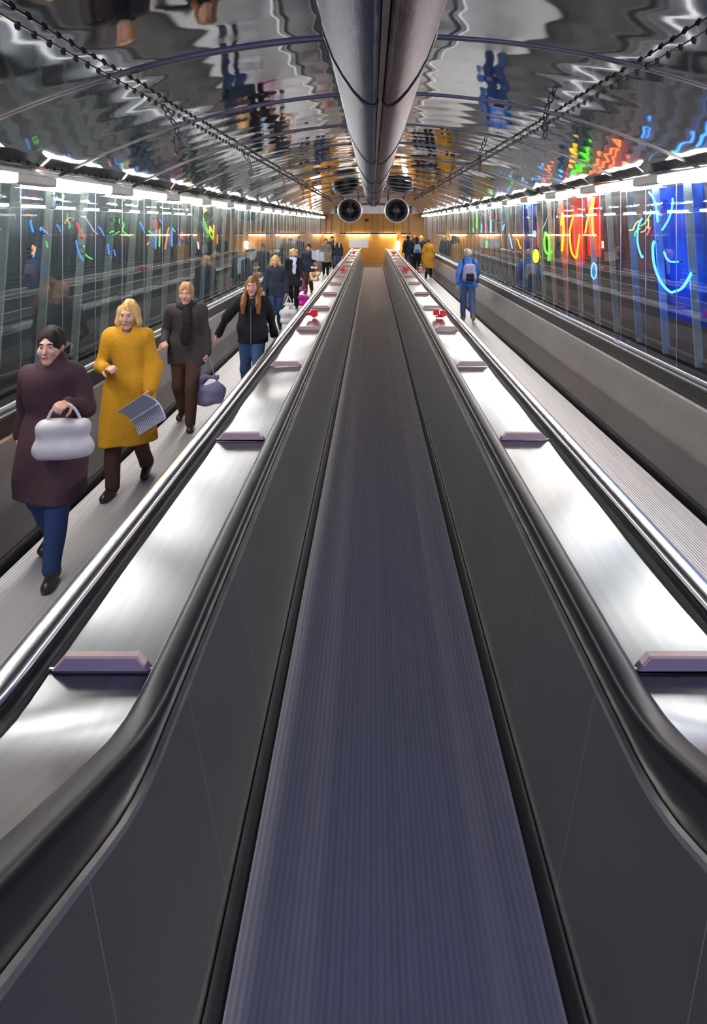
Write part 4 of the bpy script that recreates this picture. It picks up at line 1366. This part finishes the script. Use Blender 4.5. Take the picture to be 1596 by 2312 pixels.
# newsprint: grey sheet with fine rows
npm, nt, bb, new, ln = nodes('newsprint')
tc = new('ShaderNodeTexCoord'); wv = new('ShaderNodeTexWave'); wv.bands_direction = 'Z'; wv.inputs['Scale'].default_value = 16; wv.inputs['Distortion'].default_value = 2
rp = new('ShaderNodeValToRGB'); rp.color_ramp.elements[0].color = (0.16, 0.18, 0.24, 1); rp.color_ramp.elements[1].color = (0.55, 0.57, 0.62, 1)
ln(tc.outputs['Object'], wv.inputs[0]); ln(wv.outputs[0], rp.inputs[0]); ln(rp.outputs[0], bb.inputs['Base Color'])

DOWN = ((0.055, 0.03, -0.265), (0.015, -0.05, -0.235), None)
SWF = ((0.05, -0.06, -0.255), (0.01, -0.13, -0.20), None)
SWB = ((0.06, 0.13, -0.235), (0.04, 0.03, -0.235), None)
CHEST = ((0.06, -0.04, -0.255), (-0.10, -0.20, 0.02), (-0.75, -0.6, 0.2))
READ = ((0.05, -0.10, -0.235), (-0.05, -0.19, 0.13), (-0.4, -0.7, 0.55))
HIPB = ((0.075, 0.04, -0.26), (-0.02, -0.20, -0.08), (-0.3, -0.9, -0.2))

# left walkway, facing the viewer
e, g = person('person in dark maroon coat nearest on the left, carrying a cream handbag', (-2.13, 4.0, 0), 0.10, 1.52, 0.008, 0.24, 1, {-1: SWB, 1: ((0.08, -0.02, -0.255), (-0.05, -0.20, 0.10), (-0.2, -0.9, 0.1))}, C['maroon'], 0.50, 0.02, C['ddenim'], SH['dark'], HR['dark'], 'short', seed=3)
hb = empty('handbag', (g[1].x + 0.0, g[1].y + 0.02, g[1].z), 0.2, 'cream leather handbag on the arm of the nearest person in maroon', 'bag')
S = SDF((-0.3, -0.15, -0.4), (0.3, 0.15, 0.05), 0.008)
S.cap(V(-0.12, 0, -0.27), V(0.12, 0, -0.27), 0.06, 0.06, 0.05)
S.cap(V(-0.11, 0, -0.14), V(0.11, 0, -0.14), 0.05, 0.05, 0.08)
S.ripple(0.006, 4)
S.build('bag_body', PL['cream'], hb)
MB().tube(smooth([(-0.1, 0, -0.11), (-0.06, 0, -0.03), (0, 0, 0.0), (0.06, 0, -0.03), (0.1, 0, -0.11)], 5), 0.009, 8).build('handle', PL['cream'], hb)

e, g = person('blond person in long mustard yellow coat with one arm across the chest', (-2.10, 5.2, 0), 0.06, 1.54, 0.008, 0.22, -1, {-1: CHEST, 1: ((0.06, -0.02, -0.265), (0.0, -0.16, -0.17), (0.0, -0.6, -0.8))}, C['mustard'], 0.42, 0.02, C['brown'], SH['dark'], HR['blond'], 'bob', hold=(0.8, 0.7), seed=5)
newspaper('folded grey newspaper in the lowered hand of the person in mustard yellow', (g[1].x + 0.0, g[1].y - 0.05, g[1].z - 0.08), (0.6, 0.9, 0.25), npm, 0.26, 0.34)
e, g = person('sandy-haired person in charcoal jacket and black scarf walking behind the mustard coat', (-2.10, 6.8, 0), 0.08, 1.54, 0.009, 0.22, 1, {-1: HIPB, 1: DOWN}, C['charcoal'], 0.72, 0.0, C['brown'], SH['dark'], HR['sandy'], 'short', scarf=C['black'], hold=(1.0, 1.5), seed=7)
bag('blue cloth bag hanging from the hand of the sandy-haired person in charcoal', g[1] + Vector((0.02, 0, 0)), (0.30, 0.13, 0.34), C['lilac'], 0.2, seed=12, name='tote_bag', hand_gap=0.16, group='carrier bags')
e, g = person('long-haired woman in short black jacket and blue jeans swinging one arm out', (-1.53, 7.6, 0), 0.05, 1.54, 0.009, 0.20, 1, {-1: ((0.17, 0.0, -0.22), (0.11, 0.02, -0.21), None), 1: SWB}, C['black'], 0.80, 0.0, C['denim'], SH['dark'], HR['auburn'], 'long', seed=9, closure=M['greytrim'])
e, g = person('blond person in navy jacket and jeans carrying a white plastic bag', (-2.06, 12.8, 0), 0.08, 1.53, 0.012, 0.16, -1, {-1: SWF, 1: DOWN}, C['navy'], 0.76, 0.01, C['ddenim'], SH['dark'], HR['blond'], 'bob', hold=(0.8, 1.5), seed=11)
bag('white plastic carrier bag hanging from the hand of the person in navy', g[1] + Vector((0.05, -0.02, 0)), (0.30, 0.16, 0.42), PL['white'], 0.3, seed=2, group='carrier bags')
e, g = person('curly blond woman in black coat with a pale blue scarf', (-2.11, 16.2, 0), 0.05, 1.53, 0.013, 0.14, 1, {-1: DOWN, 1: SWF}, C['black'], 0.62, 0.02, C['black'], SH['dark'], HR['blond'], 'curly', scarf=C['scarf'], hold=(0.9, 1.5), seed=13)
bag('magenta carrier bag hanging from the hand of the woman with the blue scarf', g[1] + Vector((0.05, 0, 0)), (0.20, 0.13, 0.44), PL['magenta'], 0.2, seed=3, hand_gap=0.24, group='carrier bags')
e, g = person('dark-haired person in navy jacket reading a newspaper while standing', (-2.07, 19.6, 0), -0.1, 1.54, 0.014, 0.08, -1, {-1: HIPB, 1: ((0.05, -0.10, -0.235), (0.05, -0.17, 0.10), (0.3, -0.8, 0.5))}, C['navy'], 0.74, 0.01, C['brown'], SH['brown'], HR['dark'], 'short', hold=(1.2, 1.0), seed=15)
newspaper('open newspaper held up by the reading person in navy', (g[1].x + 0.06, g[1].y - 0.05, g[1].z + 0.02), (-0.5, 0.2, 0.5), npm, 0.42, 0.32)
bag('white carrier bag patterned in orange hanging beside the reading person', g[1] + Vector((-0.03, 0.10, -0.17)), (0.27, 0.15, 0.46), pm, 0.1, seed=6, hand_gap=0.14, group='carrier bags')
e, g = person('person in grey olive parka standing with hands in front', (-2.03, 26.3, 0), 0.0, 1.56, 0.016, 0.05, 1, {-1: HIPB, 1: HIPB}, C['olive'], 0.60, 0.03, C['black'], SH['dark'], HR['brownh'], 'short', hold=(1.3, 1.3), seed=17)
e, g = person('blonde woman in dark jacket and blue jeans on the left beside the amber wall', (-1.62, 27.6, 0), 0.05, 1.56, 0.016, 0.10, -1, {-1: SWB, 1: DOWN}, C['navy'], 0.82, 0.0, C['denim'], SH['dark'], HR['blond'], 'long', hold=(0.9, 1.5), seed=19)
bag('smoky grey plastic bag hanging beside the blonde woman in jeans', g[1], (0.26, 0.14, 0.34), PL['smoke'], 0.0, seed=8, hand_gap=0.12, group='carrier bags')
e, g = person('dark-haired person half hidden behind the person in the olive parka', (-2.0, 30.0, 0), 0.0, 1.58, 0.018, 0.08, 1, None, C['charcoal'], 0.75, 0.0, C['black'], SH['dark'], HR['dark'], 'short', seed=21)

# right walkway, seen from behind
e, g = person('person in bright blue jacket and jeans walking away on the right', (2.10, 14.0, 0), PI, 1.62, 0.011, 0.20, 1, {-1: SWF, 1: SWB}, C['blue'], 0.80, 0.0, C['denim'], SH['brown'], HR['greyh'], 'short', face=True, seed=23)
k = 1.62 / 1.65
backpack('grey lilac backpack worn by the person in bright blue', (2.10, 14.0, 0), PI, C['lilac'], C['black'], 3, k)
e, g = person('person in long ochre coat seen from behind on the right walkway', (2.20, 25.0, 0), PI, 1.60, 0.015, 0.07, 1, {-1: DOWN, 1: DOWN}, C['gold'], 0.42, 0.03, C['black'], SH['dark'], HR['brownh'], 'short', hold=(0.9, 1.5), seed=25)
bag('pink carrier bag beside the person in the ochre coat', g[1], (0.26, 0.14, 0.36), PL['pink'], 0.0, seed=9, hand_gap=0.16, group='carrier bags')
e, g = person('person in black carrying a grey backpack on the right walkway', (1.92, 27.4, 0), PI, 1.60, 0.016, 0.08, -1, {-1: DOWN, 1: SWF}, C['black'], 0.74, 0.0, C['black'], SH['dark'], HR['dark'], 'short', seed=27)
backpack('grey and blue backpack worn by the person in black', (1.92, 27.4, 0), PI, C['grey'], C['rblue'], 5, 1.60 / 1.65)
e, g = person('person in yellow hooded hat beside the far end of the right glass wall', (2.22, 28.9, 0), PI, 1.62, 0.017, 0.06, 1, None, C['navy'], 0.7, 0.0, C['black'], SH['dark'], HR['blond'], 'bob', hat=C['yellow'], seed=29)
e, g = person('leftmost walker on the right walkway in dark jacket and jeans', (1.68, 30.0, 0), PI, 1.62, 0.018, 0.16, 1, {-1: SWF, 1: SWB}, C['black'], 0.78, 0.0, C['ddenim'], SH['dark'], HR['dark'], 'short', seed=31)
e, g = person('brown-haired person in brown jacket between the dark walkers', (2.02, 30.9, 0), PI, 1.62, 0.018, 0.08, -1, None, C['brown'], 0.74, 0.0, C['black'], SH['dark'], HR['sandy'], 'short', seed=33)
